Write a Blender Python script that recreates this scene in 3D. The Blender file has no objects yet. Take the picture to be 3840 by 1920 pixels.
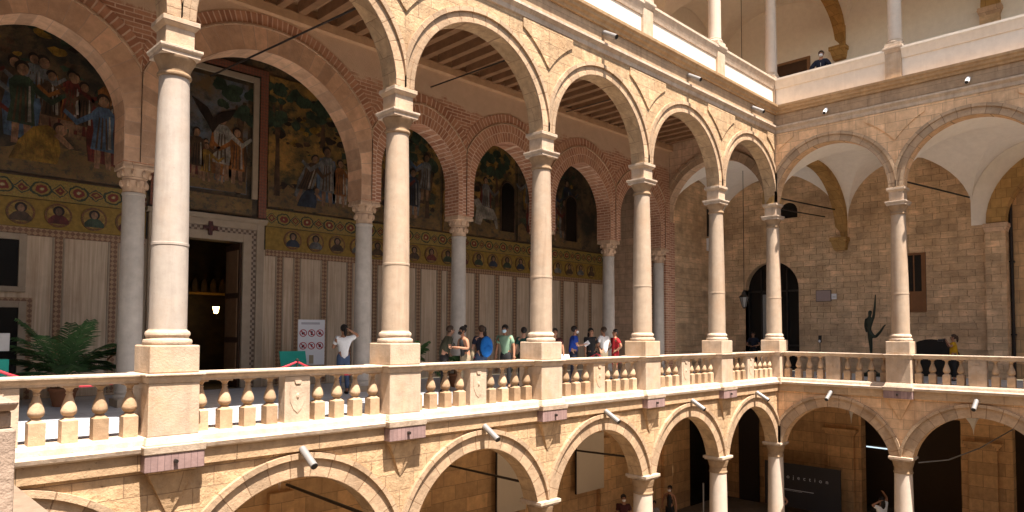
import bpy, math, random
from mathutils import Vector, Matrix
R = math.radians
PI = math.pi
random.seed(11)
scn = bpy.context.scene
COL = scn.collection
S = 4.06                       # bay of the arcades
FLOOR = -0.10                  # gallery floor
GROUND = -5.70                 # courtyard paving
UPF = 9.50                     # upper gallery floor

# ------------------------------------------------------------------ helpers
class MB:
    def __init__(self): self.v = []; self.f = []; self.uv = []; self.s = []
    def face(self, pts, uv=None, smooth=False):
        i = len(self.v); self.v += [tuple(p) for p in pts]
        self.f.append(tuple(range(i, i + len(pts)))); self.uv.append(uv); self.s.append(smooth)
    def grid(self, rows, smooth=True, closed=False, uv=None):
        n = len(rows[0]); i = len(self.v)
        for r in rows: self.v += [tuple(p) for p in r]
        for a in range(len(rows) - 1):
            for b in range(n if closed else n - 1):
                c = (b + 1) % n
                self.f.append((i + a*n + b, i + a*n + c, i + (a+1)*n + c, i + (a+1)*n + b))
                self.uv.append(None if uv is None else [uv[a][b], uv[a][c], uv[a+1][c], uv[a+1][b]]); self.s.append(smooth)
    def box(self, x0, x1, y0, y1, z0, z1):
        i = len(self.v)
        self.v += [(x0,y0,z0),(x1,y0,z0),(x1,y1,z0),(x0,y1,z0),(x0,y0,z1),(x1,y0,z1),(x1,y1,z1),(x0,y1,z1)]
        for f in ((0,3,2,1),(4,5,6,7),(0,1,5,4),(1,2,6,5),(2,3,7,6),(3,0,4,7)):
            self.f.append(tuple(i + q for q in f)); self.uv.append(None); self.s.append(False)
        return self
    def frustum(self, a, za, b, zb):      # a,b = (x0,x1,y0,y1)
        i = len(self.v)
        for (x0,x1,y0,y1), z in ((a,za),(b,zb)): self.v += [(x0,y0,z),(x1,y0,z),(x1,y1,z),(x0,y1,z)]
        for f in ((0,3,2,1),(4,5,6,7),(0,1,5,4),(1,2,6,5),(2,3,7,6),(3,0,4,7)):
            self.f.append(tuple(i + q for q in f)); self.uv.append(None); self.s.append(False)
        return self
    def lathe(self, prof, cx=0, cy=0, n=24, smooth=True, caps=True):
        rows = [[(cx + r*math.cos(2*PI*k/n), cy + r*math.sin(2*PI*k/n), z) for k in range(n)] for r, z in prof]
        self.grid(rows, smooth, True)
        if caps:
            self.face(rows[0][::-1]); self.face(rows[-1])
        return self
    def tube(self, pts, r, n=8, smooth=True):
        pts = [Vector(p) for p in pts]; rows = []
        rr = r if isinstance(r, (list, tuple)) else [r]*len(pts)
        for i, p in enumerate(pts):
            t = (pts[min(i+1, len(pts)-1)] - pts[max(i-1, 0)]).normalized()
            u = t.cross(Vector((0,0,1)))
            if u.length < 1e-3: u = Vector((1,0,0))
            u.normalize(); w = t.cross(u)
            rows.append([p + (u*math.cos(2*PI*k/n) + w*math.sin(2*PI*k/n))*rr[i] for k in range(n)])
        self.grid(rows, smooth, True); self.face(rows[0]); self.face(rows[-1][::-1]); return self
    def prism(self, poly, y0, y1):         # polygon in x,z extruded along y
        a = [(x, y0, z) for x, z in poly]; b = [(x, y1, z) for x, z in poly]
        self.face(a); self.face(b[::-1])
        for i in range(len(poly)):
            j = (i + 1) % len(poly); self.face([a[j], a[i], b[i], b[j]])
        return self
    def ell(self, cx, cy, cz, rx, ry, rz, n=10, m=7):
        rows = []
        for a in range(m + 1):
            t = PI*a/m
            rows.append([(cx + rx*math.sin(t)*math.cos(2*PI*k/n), cy + ry*math.sin(t)*math.sin(2*PI*k/n), cz - rz*math.cos(t)) for k in range(n)])
        self.grid(rows, True, True); return self
    def strip(self, x0, x1, prof):         # profile list (y,z) closed, extruded along x
        a = [(x0, y, z) for y, z in prof]; b = [(x1, y, z) for y, z in prof]
        self.face(a[::-1]); self.face(b)
        for i in range(len(prof)):
            j = (i + 1) % len(prof); self.face([a[i], a[j], b[j], b[i]])
        return self
    def mesh(self, name, off=(0,0,0)):
        me = bpy.data.meshes.new(name)
        me.from_pydata([(x-off[0], y-off[1], z-off[2]) for x, y, z in self.v], [], self.f)
        me.polygons.foreach_set('use_smooth', self.s)
        if any(self.uv):
            l = me.uv_layers.new(name='UVMap'); k = 0
            for f, u in zip(self.f, self.uv):
                for q in range(len(f)):
                    if u: l.data[k].uv = u[q]
                    k += 1
        me.update()
        if any(self.s): me.set_sharp_from_angle(angle=R(38))
        return me

def obj(name, mb, mat, parent=None, off=(0,0,0), bevel=0):
    me = mb.mesh(name, off) if isinstance(mb, MB) else mb
    o = bpy.data.objects.new(name, me); COL.objects.link(o)
    if mat is not None and not me.materials: me.materials.append(mat)
    if parent is not None: o.parent = parent
    else: o.location = off
    if bevel:
        m = o.modifiers.new('edge', 'BEVEL'); m.width = bevel; m.segments = 2; m.limit_method = 'ANGLE'; m.angle_limit = R(40)
    return o
def tag(o, label, cat, group=None):
    o['label'] = label; o['category'] = cat; o['kind'] = 'thing'
    if group: o['group'] = group
    return o
def thing(name, label, cat, loc=(0,0,0), rz=0, group=None):
    o = bpy.data.objects.new(name, None); COL.objects.link(o)
    o.location = loc; o.rotation_euler = (0,0,rz); o.empty_display_size = .2
    return tag(o, label, cat, group)
def struct(name, mb, mat):
    o = obj(name, mb, mat); o['kind'] = 'structure'; return o
def copy_tree(o, parent=None):
    c = o.copy(); COL.objects.link(c); c.parent = parent
    for ch in o.children: copy_tree(ch, c)
    return c

# ------------------------------------------------------------------ materials
def new_mat(name):
    m = bpy.data.materials.new(name); m.use_nodes = True
    nt = m.node_tree; return m, nt, nt.nodes, nt.links, nt.nodes['Principled BSDF']
def mixc(nt, fac, a, b, mode='MIX'):
    n = nt.nodes.new('ShaderNodeMix'); n.data_type = 'RGBA'; n.blend_type = mode
    for s, v in ((n.inputs[0], fac), (n.inputs[6], a), (n.inputs[7], b)):
        if hasattr(v, 'is_linked'): nt.links.new(v, s)
        elif isinstance(v, (tuple, list)): s.default_value = (*v[:3], 1)
        else: s.default_value = v
    return n.outputs[2]
def math_n(nt, op, a, b=0.0, c=0.0):
    n = nt.nodes.new('ShaderNodeMath'); n.operation = op
    for s, v in zip(n.inputs, (a, b, c)):
        if hasattr(v, 'is_linked'): nt.links.new(v, s)
        else: s.default_value = v
    return n.outputs[0]
def noise(nt, vec, scale, detail=4, rough=.6):
    n = nt.nodes.new('ShaderNodeTexNoise'); n.inputs['Scale'].default_value = scale
    n.inputs['Detail'].default_value = detail; n.inputs['Roughness'].default_value = rough
    if vec is not None: nt.links.new(vec, n.inputs['Vector'])
    return n.outputs['Fac']
def ramp(nt, fac, p0, p1):
    n = nt.nodes.new('ShaderNodeMapRange'); n.inputs[1].default_value = p0; n.inputs[2].default_value = p1
    nt.links.new(fac, n.inputs[0]); return n.outputs[0]
def scaled(nt, vec, s):
    n = nt.nodes.new('ShaderNodeVectorMath'); n.operation = 'MULTIPLY'; n.inputs[1].default_value = s
    nt.links.new(vec, n.inputs[0]); return n.outputs[0]
def pos(nt): return nt.nodes.new('ShaderNodeNewGeometry').outputs['Position']
def wallvec(nt, P):
    s = nt.nodes.new('ShaderNodeSeparateXYZ'); nt.links.new(P, s.inputs[0])
    c = nt.nodes.new('ShaderNodeCombineXYZ')
    nt.links.new(math_n(nt, 'ADD', s.outputs[0], s.outputs[1]), c.inputs[0]); nt.links.new(s.outputs[2], c.inputs[1])
    return c.outputs[0], s
def bricks(nt, vec, w, h, mortar, smooth=.1):
    b = nt.nodes.new('ShaderNodeTexBrick'); nt.links.new(vec, b.inputs['Vector'])
    b.inputs['Scale'].default_value = 1; b.inputs['Brick Width'].default_value = w; b.inputs['Row Height'].default_value = h
    b.inputs['Mortar Size'].default_value = mortar; b.inputs['Mortar Smooth'].default_value = smooth
    b.inputs['Color1'].default_value = (0,0,0,1); b.inputs['Color2'].default_value = (1,1,1,1); b.inputs['Mortar'].default_value = (.5,.5,.5,1)
    return b.outputs['Color'], b.outputs['Fac']
def sc(c, k): return tuple(min(1, q*k) for q in c[:3])

def stone(name, base, var=.18, rough=.88, nsc=5., joints=None, jcol=None, jvar=.25, uvj=False, streak=.0, stain=.35,
          stain_col=None, bump=.35, bsc=26., pits=.0, spec=.25, wob=.02, second=None, hstreak=0, rnd=0):
    m, nt, N, L, B = new_mat(name)
    P = pos(nt); wv, sep = wallvec(nt, P)
    c = mixc(nt, ramp(nt, noise(nt, P, nsc, 6, .65), .3, .7), sc(base, 1-var), sc(base, 1+var))
    if joints:
        vec = wv
        if uvj: vec = N.new('ShaderNodeUVMap').outputs[0]
        # bend the joints a little so that they are not ruled lines
        wn_ = N.new('ShaderNodeTexNoise'); wn_.inputs['Scale'].default_value = 2.2; L.new(P, wn_.inputs['Vector'])
        vm = N.new('ShaderNodeVectorMath'); vm.operation = 'MULTIPLY_ADD'; L.new(wn_.outputs['Color'], vm.inputs[0])
        k = wob if not uvj else .006
        vm.inputs[1].default_value = (k, k, 0); L.new(vec, vm.inputs[2])
        bc, bf = bricks(nt, vm.outputs[0], *joints)
        c = mixc(nt, 1., c, mixc(nt, bc, (1-jvar,)*3, (1+jvar*.6, 1+jvar*.5, 1+jvar*.4)), 'MULTIPLY')
        c = mixc(nt, bf, c, jcol or sc(base, .45))
        if second:
            b2, f2 = bricks(nt, vm.outputs[0], *second)
            c = mixc(nt, 1., c, mixc(nt, b2, (.82,.80,.77), (1.18,1.16,1.13)), 'MULTIPLY')
        if hstreak:
            hs = ramp(nt, noise(nt, scaled(nt, P, (1.1,1.1,9.)), 1.5, 5, .7), .46, .7)
            c = mixc(nt, math_n(nt, 'MULTIPLY', hs, hstreak), c, sc(base, .5))
    if stain:
        sm = ramp(nt, noise(nt, P, .9, 5, .7), .48, .72)
        c = mixc(nt, math_n(nt, 'MULTIPLY', sm, stain), c, stain_col or (base[0]*.55, base[1]*.45, base[2]*.36))
    if streak:
        st = ramp(nt, noise(nt, scaled(nt, P, (7, 7, .55)), 1., 4, .6), .5, .75)
        c = mixc(nt, math_n(nt, 'MULTIPLY', st, streak), c, (base[0]*.42, base[1]*.38, base[2]*.36))
    if pits:
        pt = ramp(nt, noise(nt, P, 16, 3, .75), .66, .72)
        c = mixc(nt, math_n(nt, 'MULTIPLY', pt, pits), c, sc(base, .35))
    if rnd:
        oi = N.new('ShaderNodeObjectInfo').outputs['Random']
        c = mixc(nt, 1., c, mixc(nt, oi, (1-rnd, 1-rnd*1.05, 1-rnd*1.15), (1+rnd*.6,)*3), 'MULTIPLY')
    L.new(c, B.inputs['Base Color']); B.inputs['Roughness'].default_value = rough; B.inputs['Specular IOR Level'].default_value = spec
    h = noise(nt, P, bsc, 6, .7)
    if joints: h = math_n(nt, 'SUBTRACT', h, math_n(nt, 'MULTIPLY', bf, .8))
    if pits: h = math_n(nt, 'SUBTRACT', h, math_n(nt, 'MULTIPLY', pt, 1.))
    bp = N.new('ShaderNodeBump'); bp.inputs['Strength'].default_value = bump; bp.inputs['Distance'].default_value = .03
    L.new(h, bp.inputs['Height']); L.new(bp.outputs[0], B.inputs['Normal'])
    return m
def plain(name, base, rough=.7, var=.12, nsc=8., metal=0., spec=.3, bump=.1, emit=None, emit_s=1.):
    m, nt, N, L, B = new_mat(name)
    P = N.new('ShaderNodeTexCoord').outputs['Object']
    L.new(mixc(nt, noise(nt, P, nsc, 4), sc(base, 1-var), sc(base, 1+var)), B.inputs['Base Color'])
    B.inputs['Roughness'].default_value = rough; B.inputs['Metallic'].default_value = metal; B.inputs['Specular IOR Level'].default_value = spec
    if bump:
        bp = N.new('ShaderNodeBump'); bp.inputs['Strength'].default_value = bump; bp.inputs['Distance'].default_value = .02
        L.new(noise(nt, P, nsc*4, 3), bp.inputs['Height']); L.new(bp.outputs[0], B.inputs['Normal'])
    if emit: B.inputs['Emission Color'].default_value = (*emit, 1); B.inputs['Emission Strength'].default_value = emit_s
    return m

LIME = (.51, .36, .215)
M = {}
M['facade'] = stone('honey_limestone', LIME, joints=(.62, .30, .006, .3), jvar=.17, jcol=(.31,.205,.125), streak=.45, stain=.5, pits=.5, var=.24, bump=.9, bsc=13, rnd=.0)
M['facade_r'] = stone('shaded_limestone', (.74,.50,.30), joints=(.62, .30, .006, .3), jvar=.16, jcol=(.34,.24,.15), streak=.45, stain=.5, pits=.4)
M['trim'] = stone('pale_limestone_trim', (0.516, 0.418, 0.324), stain=.45, streak=.4, pits=.45, stain_col=(.36,.22,.13), bump=.5, bsc=16)
M['fascia'] = stone('pitted_limestone_band', (0.459, 0.319, 0.192), joints=(1.4, 2., .006, .3), jvar=.12, stain=.35, pits=.6, bump=.7, bsc=14)
M['ochre'] = stone('ochre_cornice_stone', (.44, .29, .16), stain=.4, streak=.3)
M['frieze'] = stone('weathered_frieze_stone', (.42, .29, .18), stain=.5, streak=.45, stain_col=(.2,.14,.1), joints=(1.4,3.,.005,.3), jvar=.06)
M['vouss'] = stone('limestone_voussoirs', (0.475, 0.344, 0.226), joints=(.34, 3., .010, .3), uvj=True, jvar=.26, jcol=(.27,.175,.105), stain=.4, pits=.45, streak=.2, bump=.6, bsc=16)
M['shaft'] = stone('veined_marble_shaft', (0.41, 0.324, 0.242), var=.12, rough=.6, stain=.45, stain_col=(.42,.265,.16), streak=.35, bump=.15, pits=.35, rnd=.12)
M['shaft_white'] = stone('white_veined_shaft', (0.41, 0.365, 0.319), var=.10, rough=.6, stain=.35, stain_col=(.42,.29,.19), streak=.3, bump=.15, pits=.35)
M['shaft_up'] = stone('white_marble_shaft', (0.541, 0.459, 0.385), var=.08, rough=.6, stain=.25, stain_col=(.55,.36,.2), bump=.1)
M['shaft_in'] = stone('grey_marble_shaft', (.50, .45, .39), var=.12, rough=.5, stain=.25, streak=.2, bump=.1)
M['ped'] = stone('pedestal_limestone', (0.475, 0.373, 0.278), stain=.55, stain_col=(.50,.31,.15), streak=.28, pits=.35)
M['balus'] = stone('baluster_stone', (0.45, 0.324, 0.211), stain=.55, stain_col=(.34,.19,.09), pits=.4, nsc=9, rnd=.28)
M['patina_shade'] = stone('brown_patina_shade_capital', (.33,.225,.135), stain=.5, stain_col=(.18,.11,.06), streak=.3, bump=.4)  # patina brown, with the shade under the abacus put into the colour
M['parapet'] = stone('parapet_slab_stone', (0.76, 0.674, 0.57), var=.06, stain=.15, streak=.12, bump=.12)
M['lead'] = stone('lead_sheathing', (.30, .205, .195), rough=.6, joints=(.09, 3., .004, .3), jvar=.15, stain=.35, stain_col=(.2,.12,.1), streak=.3, bump=.2)
M['back'] = stone('brown_ashlar_wall', (.66, .475, .30), joints=(.52, .235, .007, .6), jvar=.14, jcol=(.56,.40,.26), streak=.1, stain=.5, pits=.4, bump=1., bsc=9, nsc=1.7, var=.34, wob=.10, second=(1.3,.47,.004,.5), hstreak=.5)
M['ochrewall'] = stone('ochre_stone_wall', (.64, .40, .20), joints=(.85, .42, .008, .4), jvar=.25, jcol=(.27,.17,.09), stain=.4, streak=.3, pits=.3)
M['rib'] = stone('ochre_rib_stone', (.44, .27, .10), joints=(.3, .32, .006, .3), jvar=.2, stain=.35)
M['plaster'] = stone('white_plaster', (.86, .82, .75), var=.05, rough=.9, stain=.12, stain_col=(.55,.5,.45), bump=.1)
M['plaster_tan'] = stone('tan_plaster', (.62, .44, .30), stain=.45, streak=.3, bump=.4, joints=(.7,.3,.006,.3), jvar=.12)
M['far'] = stone('plain_far_wall', (.22,.165,.12), stain=.3)
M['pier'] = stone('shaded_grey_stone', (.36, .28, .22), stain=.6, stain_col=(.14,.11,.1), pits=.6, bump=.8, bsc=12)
M['iron'] = plain('dark_iron', (.045,.038,.034), .5, metal=.6)
M['steel'] = plain('grey_painted_steel', (.27,.265,.26), .4, metal=.3)
M['black'] = plain('black_paint', (.012,.011,.010), .5)
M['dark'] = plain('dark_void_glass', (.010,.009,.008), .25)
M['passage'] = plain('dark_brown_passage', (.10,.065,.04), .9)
M['white'] = plain('white_board', (.72,.72,.74), .5, var=.04)
M['cream'] = plain('cream_panel', (.62,.53,.42), .7, var=.04)
M['red'] = plain('red_rope', (.42,.03,.045), .6)
M['signred'] = plain('sign_red', (.40,.05,.06), .6)
M['teal'] = plain('turquoise_board', (.02,.36,.28), .45)
M['wood'] = plain('dark_brown_timber', (.26,.145,.075), .7, var=.4, nsc=5)
M['wood2'] = plain('aged_ceiling_boards', (.52,.33,.19), .8, var=.3, nsc=4)
M['doorwood'] = plain('old_door_wood', (.07,.036,.02), .6, var=.4)
M['win_wood'] = plain('brown_window_wood', (.20,.09,.035), .6, var=.3)
M['bronze'] = plain('dark_bronze', (.035,.045,.035), .45, metal=.6)
M['gold'] = plain('mosaic_gold', (.27,.17,.035), .45, var=.6, nsc=9)
M['leaf'] = plain('palm_green', (.05,.11,.035), .5, var=.75, nsc=5)
M['terracotta'] = plain('terracotta_pot', (.28,.12,.06), .8)
M['lens'] = plain('camera_black', (.02,.02,.022), .3)
M['glassy'] = plain('lamp_glass', (.25,.25,.24), .15)

def brick_mat(name, uvj, w, h):
    m, nt, N, L, B = new_mat(name)
    P = pos(nt); wv, sep = wallvec(nt, P)
    vec = N.new('ShaderNodeUVMap').outputs[0] if uvj else wv
    wob = N.new('ShaderNodeTexNoise'); wob.inputs['Scale'].default_value = 3; L.new(P, wob.inputs['Vector'])
    vm = N.new('ShaderNodeVectorMath'); vm.operation = 'MULTIPLY_ADD'; L.new(wob.outputs['Color'], vm.inputs[0])
    vm.inputs[1].default_value = (.03, .03, 0); L.new(vec, vm.inputs[2])
    bc, bf = bricks(nt, vm.outputs[0], w, h, .013, .2)
    c = mixc(nt, bc, (.37,.16,.09), (.62,.32,.19))
    c = mixc(nt, ramp(nt, noise(nt, P, 8, 4), .3, .7), c, mixc(nt, .5, c, (.30,.14,.08)))
    c = mixc(nt, bf, c, (.68,.48,.35))
    c = mixc(nt, math_n(nt, 'MULTIPLY', ramp(nt, noise(nt, P, .8, 4, .7), .5, .66), .45), c, (.42,.25,.15))
    if not uvj:   # rendered band above the brickwork
        up = ramp(nt, math_n(nt, 'ADD', sep.outputs[2], math_n(nt, 'MULTIPLY', noise(nt, P, 1.2, 5, .7), 1.2)), 8.45, 8.6)
        c = mixc(nt, up, c, mixc(nt, noise(nt, P, 4, 5), (.52,.36,.24), (.70,.51,.36)))
        bf = math_n(nt, 'MULTIPLY', bf, math_n(nt, 'SUBTRACT', 1., up))
    L.new(c, B.inputs['Base Color']); B.inputs['Roughness'].default_value = .9
    bp = N.new('ShaderNodeBump'); bp.inputs['Strength'].default_value = .6; bp.inputs['Distance'].default_value = .02
    L.new(math_n(nt, 'SUBTRACT', noise(nt, P, 30, 4), bf), bp.inputs['Height']); L.new(bp.outputs[0], B.inputs['Normal'])
    return m
M['brick'] = brick_mat('red_brick_courses', False, .34, .095)
M['brick_ring'] = brick_mat('red_brick_voussoirs', True, .095, .30)
M['ringstone'] = stone('tan_block_voussoirs', (.64, .41, .265), joints=(.26, .55, .008, .3), uvj=True, jvar=.3, jcol=(.50,.34,.24), stain=.4)
M['gutfloor'] = None

def floor_mat():
    m, nt, N, L, B = new_mat('grey_marble_floor')
    P = pos(nt)
    bc, bf = bricks(nt, P, 1.0, .55, .006, .1)
    c = mixc(nt, ramp(nt, noise(nt, scaled(nt, P, (1, 3, 1)), 2.2, 6), .3, .7), (.36,.39,.44), (.56,.60,.65))
    c = mixc(nt, bc, c, mixc(nt, .35, c, (.64,.67,.70))); c = mixc(nt, bf, c, (.2,.2,.2))
    L.new(c, B.inputs['Base Color']); B.inputs['Roughness'].default_value = .32
    return m
M['floor'] = floor_mat()
M['paving'] = stone('courtyard_paving', (.17,.14,.105), joints=(.8,.8,.01,.2), jvar=.15)

def dado_mat():
    m, nt, N, L, B = new_mat('book_matched_marble_dado')
    P = pos(nt); s = N.new('ShaderNodeSeparateXYZ'); L.new(P, s.inputs[0])
    wn = N.new('ShaderNodeTexWhiteNoise'); wn.noise_dimensions = '1D'
    L.new(math_n(nt, 'FLOOR', math_n(nt, 'MULTIPLY', s.outputs[0], 2.3)), wn.inputs['W'])
    v = noise(nt, scaled(nt, P, (9, 1, .35)), 1.6, 5, .65)
    c = mixc(nt, ramp(nt, v, .3, .7), (.44,.30,.185), (.74,.59,.42))
    c = mixc(nt, math_n(nt, 'MULTIPLY', wn.outputs[0], .6), c, mixc(nt, ramp(nt, v, .35, .65), (.38,.295,.205), (.62,.50,.36)))
    c = mixc(nt, math_n(nt, 'MULTIPLY', ramp(nt, noise(nt, P, 1.3, 4), .5, .7), .3), c, (.28,.16,.09))
    L.new(c, B.inputs['Base Color']); B.inputs['Roughness'].default_value = .4
    return m
M['dado'] = dado_mat()
M['frame'] = stone('cream_marble_frame', (.38,.30,.215), var=.1, rough=.5, stain=.2, bump=.06)

def inlay_mat(name, k, a, b, diag=True):
    m, nt, N, L, B = new_mat(name)
    P = pos(nt); s = N.new('ShaderNodeSeparateXYZ'); L.new(P, s.inputs[0])
    c = N.new('ShaderNodeCombineXYZ')
    if diag:
        L.new(math_n(nt, 'ADD', s.outputs[0], s.outputs[2]), c.inputs[0]); L.new(math_n(nt, 'SUBTRACT', s.outputs[0], s.outputs[2]), c.inputs[1])
    else:
        L.new(s.outputs[0], c.inputs[0]); L.new(s.outputs[2], c.inputs[1])
    ch = N.new('ShaderNodeTexChecker'); ch.inputs['Scale'].default_value = k; L.new(c.outputs[0], ch.inputs['Vector'])
    ch.inputs['Color1'].default_value = (*a, 1); ch.inputs['Color2'].default_value = (*b, 1)
    L.new(mixc(nt, .35, ch.outputs[0], mixc(nt, noise(nt, P, 22, 4), (.05,.03,.02), (.5,.3,.15)), 'MIX'), B.inputs['Base Color'])
    B.inputs['Roughness'].default_value = .45
    return m
M['inlay'] = inlay_mat('lozenge_inlay', 9., (.16,.065,.035), (.42,.27,.15))
M['inlay2'] = inlay_mat('dark_check_inlay', 14., (.04,.03,.028), (.36,.30,.24), False)
M['inlay3'] = inlay_mat('red_lozenge_inlay', 12., (.22,.035,.025), (.10,.03,.03))

def ornament_mat():
    m, nt, N, L, B = new_mat('gold_ornament_mosaic')
    P = pos(nt); s = N.new('ShaderNodeSeparateXYZ'); L.new(P, s.inputs[0])
    u = math_n(nt, 'SUBTRACT', math_n(nt, 'FRACT', math_n(nt, 'MULTIPLY', s.outputs[0], 1/.72)), .5)
    v = math_n(nt, 'MULTIPLY', math_n(nt, 'SUBTRACT', s.outputs[2], 4.56), 2.2)
    d1 = math_n(nt, 'SQRT', math_n(nt, 'ADD', math_n(nt, 'POWER', math_n(nt, 'MULTIPLY', u, 1.5), 2.), math_n(nt, 'POWER', math_n(nt, 'MULTIPLY', v, 1.15), 2.)))
    u2 = math_n(nt, 'SUBTRACT', math_n(nt, 'FRACT', math_n(nt, 'ADD', math_n(nt, 'MULTIPLY', s.outputs[0], 1/.72), .5)), .5)
    d2 = math_n(nt, 'ADD', math_n(nt, 'ABSOLUTE', math_n(nt, 'MULTIPLY', u2, 1.3)), math_n(nt, 'ABSOLUTE', v))
    nz = math_n(nt, 'MULTIPLY', math_n(nt, 'SUBTRACT', noise(nt, P, 9, 3), .5), .25)
    d1 = math_n(nt, 'ADD', d1, nz); d2 = math_n(nt, 'ADD', d2, nz)
    c = mixc(nt, noise(nt, P, 30, 2), (.17,.11,.025), (.46,.31,.07))
    def band(c, d, lo, hi, col):
        f = math_n(nt, 'MULTIPLY', math_n(nt, 'GREATER_THAN', d, lo), math_n(nt, 'LESS_THAN', d, hi)); return mixc(nt, f, c, col)
    c = band(c, d1, .34, .43, (.03,.045,.025)); c = band(c, d1, .1, .24, (.20,.03,.02)); c = band(c, d1, -1, .06, (.5,.42,.25))
    c = band(c, d2, .10, .2, (.17,.03,.02)); c = band(c, d2, .27, .33, (.03,.05,.04))
    vo = N.new('ShaderNodeTexVoronoi'); vo.inputs['Scale'].default_value = 60; L.new(P, vo.inputs['Vector'])
    c = mixc(nt, .3, c, mixc(nt, 1., c, vo.outputs['Color'], 'MULTIPLY'))
    L.new(c, B.inputs['Base Color']); B.inputs['Roughness'].default_value = .5
    return m
M['ornament'] = ornament_mat()
def mosaic(name, cols, sca=1.1, rough=.5, st=(1, 1, 1.3)):
    """tesserae in drifting colours"""
    m, nt, N, L, B = new_mat(name)
    P = pos(nt)
    n1 = noise(nt, P, sca, 5, .65); n2 = noise(nt, scaled(nt, P, st), sca*2.7, 5, .7)
    c = mixc(nt, ramp(nt, n1, .38, .62), cols[0], cols[1]); c = mixc(nt, ramp(nt, n2, .48, .66), c, cols[2])
    vo = N.new('ShaderNodeTexVoronoi'); vo.inputs['Scale'].default_value = 45; L.new(P, vo.inputs['Vector'])
    c = mixc(nt, .45, c, mixc(nt, 1., c, mixc(nt, .5, (1.6,1.6,1.6), vo.outputs['Color']), 'MULTIPLY'))
    L.new(c, B.inputs['Base Color']); B.inputs['Roughness'].default_value = rough
    return m
M['mural_gold'] = mosaic('mural_gold_and_green', ((.045,.042,.02), (.34,.185,.045), (.022,.03,.018)))
M['mural_sky'] = mosaic('mural_blue_and_brown', ((.11,.14,.17), (.14,.085,.035), (.03,.035,.03)))
M['mural_dark'] = mosaic('mural_dark_brown', ((.03,.025,.018), (.15,.095,.045), (.015,.018,.015)))
M['mural_ground'] = mosaic('mural_ground', ((.12,.075,.03), (.20,.12,.04), (.05,.045,.03)), 2.)
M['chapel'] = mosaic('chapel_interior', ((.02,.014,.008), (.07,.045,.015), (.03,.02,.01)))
TC = {'ochre':(.34,.19,.03), 'blue':(.10,.16,.24), 'red':(.17,.03,.02), 'white':(.42,.38,.31), 'green':(.05,.08,.045), 'brown':(.11,.06,.03), 'skin':(.36,.20,.11), 'grey':(.20,.20,.19), 'darkblue':(.03,.045,.075), 'hair':(.03,.018,.012), 'orange':(.35,.13,.03)}
for k, c in TC.items(): M['t_'+k] = mosaic('tesserae_'+k, (sc(c,.25), sc(c,.95), sc(c,.34)), 3.2, .5, (2.6,1,.7))
M['medal_gold'] = mosaic('medallion_gold', ((.22,.13,.025), (.38,.24,.05), (.15,.09,.02)), 3.)
M['medal_ring'] = mosaic('medallion_border', ((.15,.05,.02), (.10,.06,.02), (.25,.13,.04)), 12.)

# ------------------------------------------------------------------ arcade geometry
def semi(c, r, zc, zs, n=28):
    t0 = math.asin(max(-1, min(1, (zs - zc)/r)))
    return [(c - r*math.cos(t0 + (PI-2*t0)*k/n), zc + r*math.sin(t0 + (PI-2*t0)*k/n)) for k in range(n+1)]
def pointed(c, h, zs, off, n=12):
    r = h + off; zt = math.acos(off/r)
    a = [(c + off - r*math.cos(zt*k/n), zs + r*math.sin(zt*k/n)) for k in range(n+1)]
    return a + [(2*c - x, z) for x, z in a[::-1][1:]]
def arch_wall(profs, xl, xr, zs, zt, y0, y1):
    """wall between y0 (front) and y1 with openings: profs are left-to-right curves"""
    mb = MB(); edges = [xl]
    def q(a, b, c, d):
        for y, rev in ((y0, False), (y1, True)):
            p = [(x, y, z) for x, z in (a, b, c, d)]; mb.face(p[::-1] if rev else p)
    x = xl
    for pr in profs:
        a = pr[0][0]
        q((x, zs), (a, zs), (a, zt), (x, zt)); mb.face([(x,y0,zs),(x,y1,zs),(a,y1,zs),(a,y0,zs)])
        for (xa, za), (xb, zb) in zip(pr, pr[1:]):
            q((xa, za), (xb, zb), (xb, zt), (xa, zt))
            mb.face([(xa,y0,za),(xa,y1,za),(xb,y1,zb),(xb,y0,zb)])
        if pr[0][1] > zs + 1e-4:
            for xx, zz in (pr[0], pr[-1]): mb.face([(xx,y0,zs),(xx,y1,zs),(xx,y1,zz),(xx,y0,zz)])
        x = pr[-1][0]
    q((x, zs), (xr, zs), (xr, zt), (x, zt)); mb.face([(x,y0,zs),(x,y1,zs),(xr,y1,zs),(xr,y0,zs)])
    mb.face([(xl,y0,zt),(xr,y0,zt),(xr,y1,zt),(xl,y1,zt)])
    mb.face([(xl,y0,zs),(xl,y0,zt),(xl,y1,zt),(xl,y1,zs)]); mb.face([(xr,y0,zs),(xr,y1,zs),(xr,y1,zt),(xr,y0,zt)])
    return mb
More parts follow.
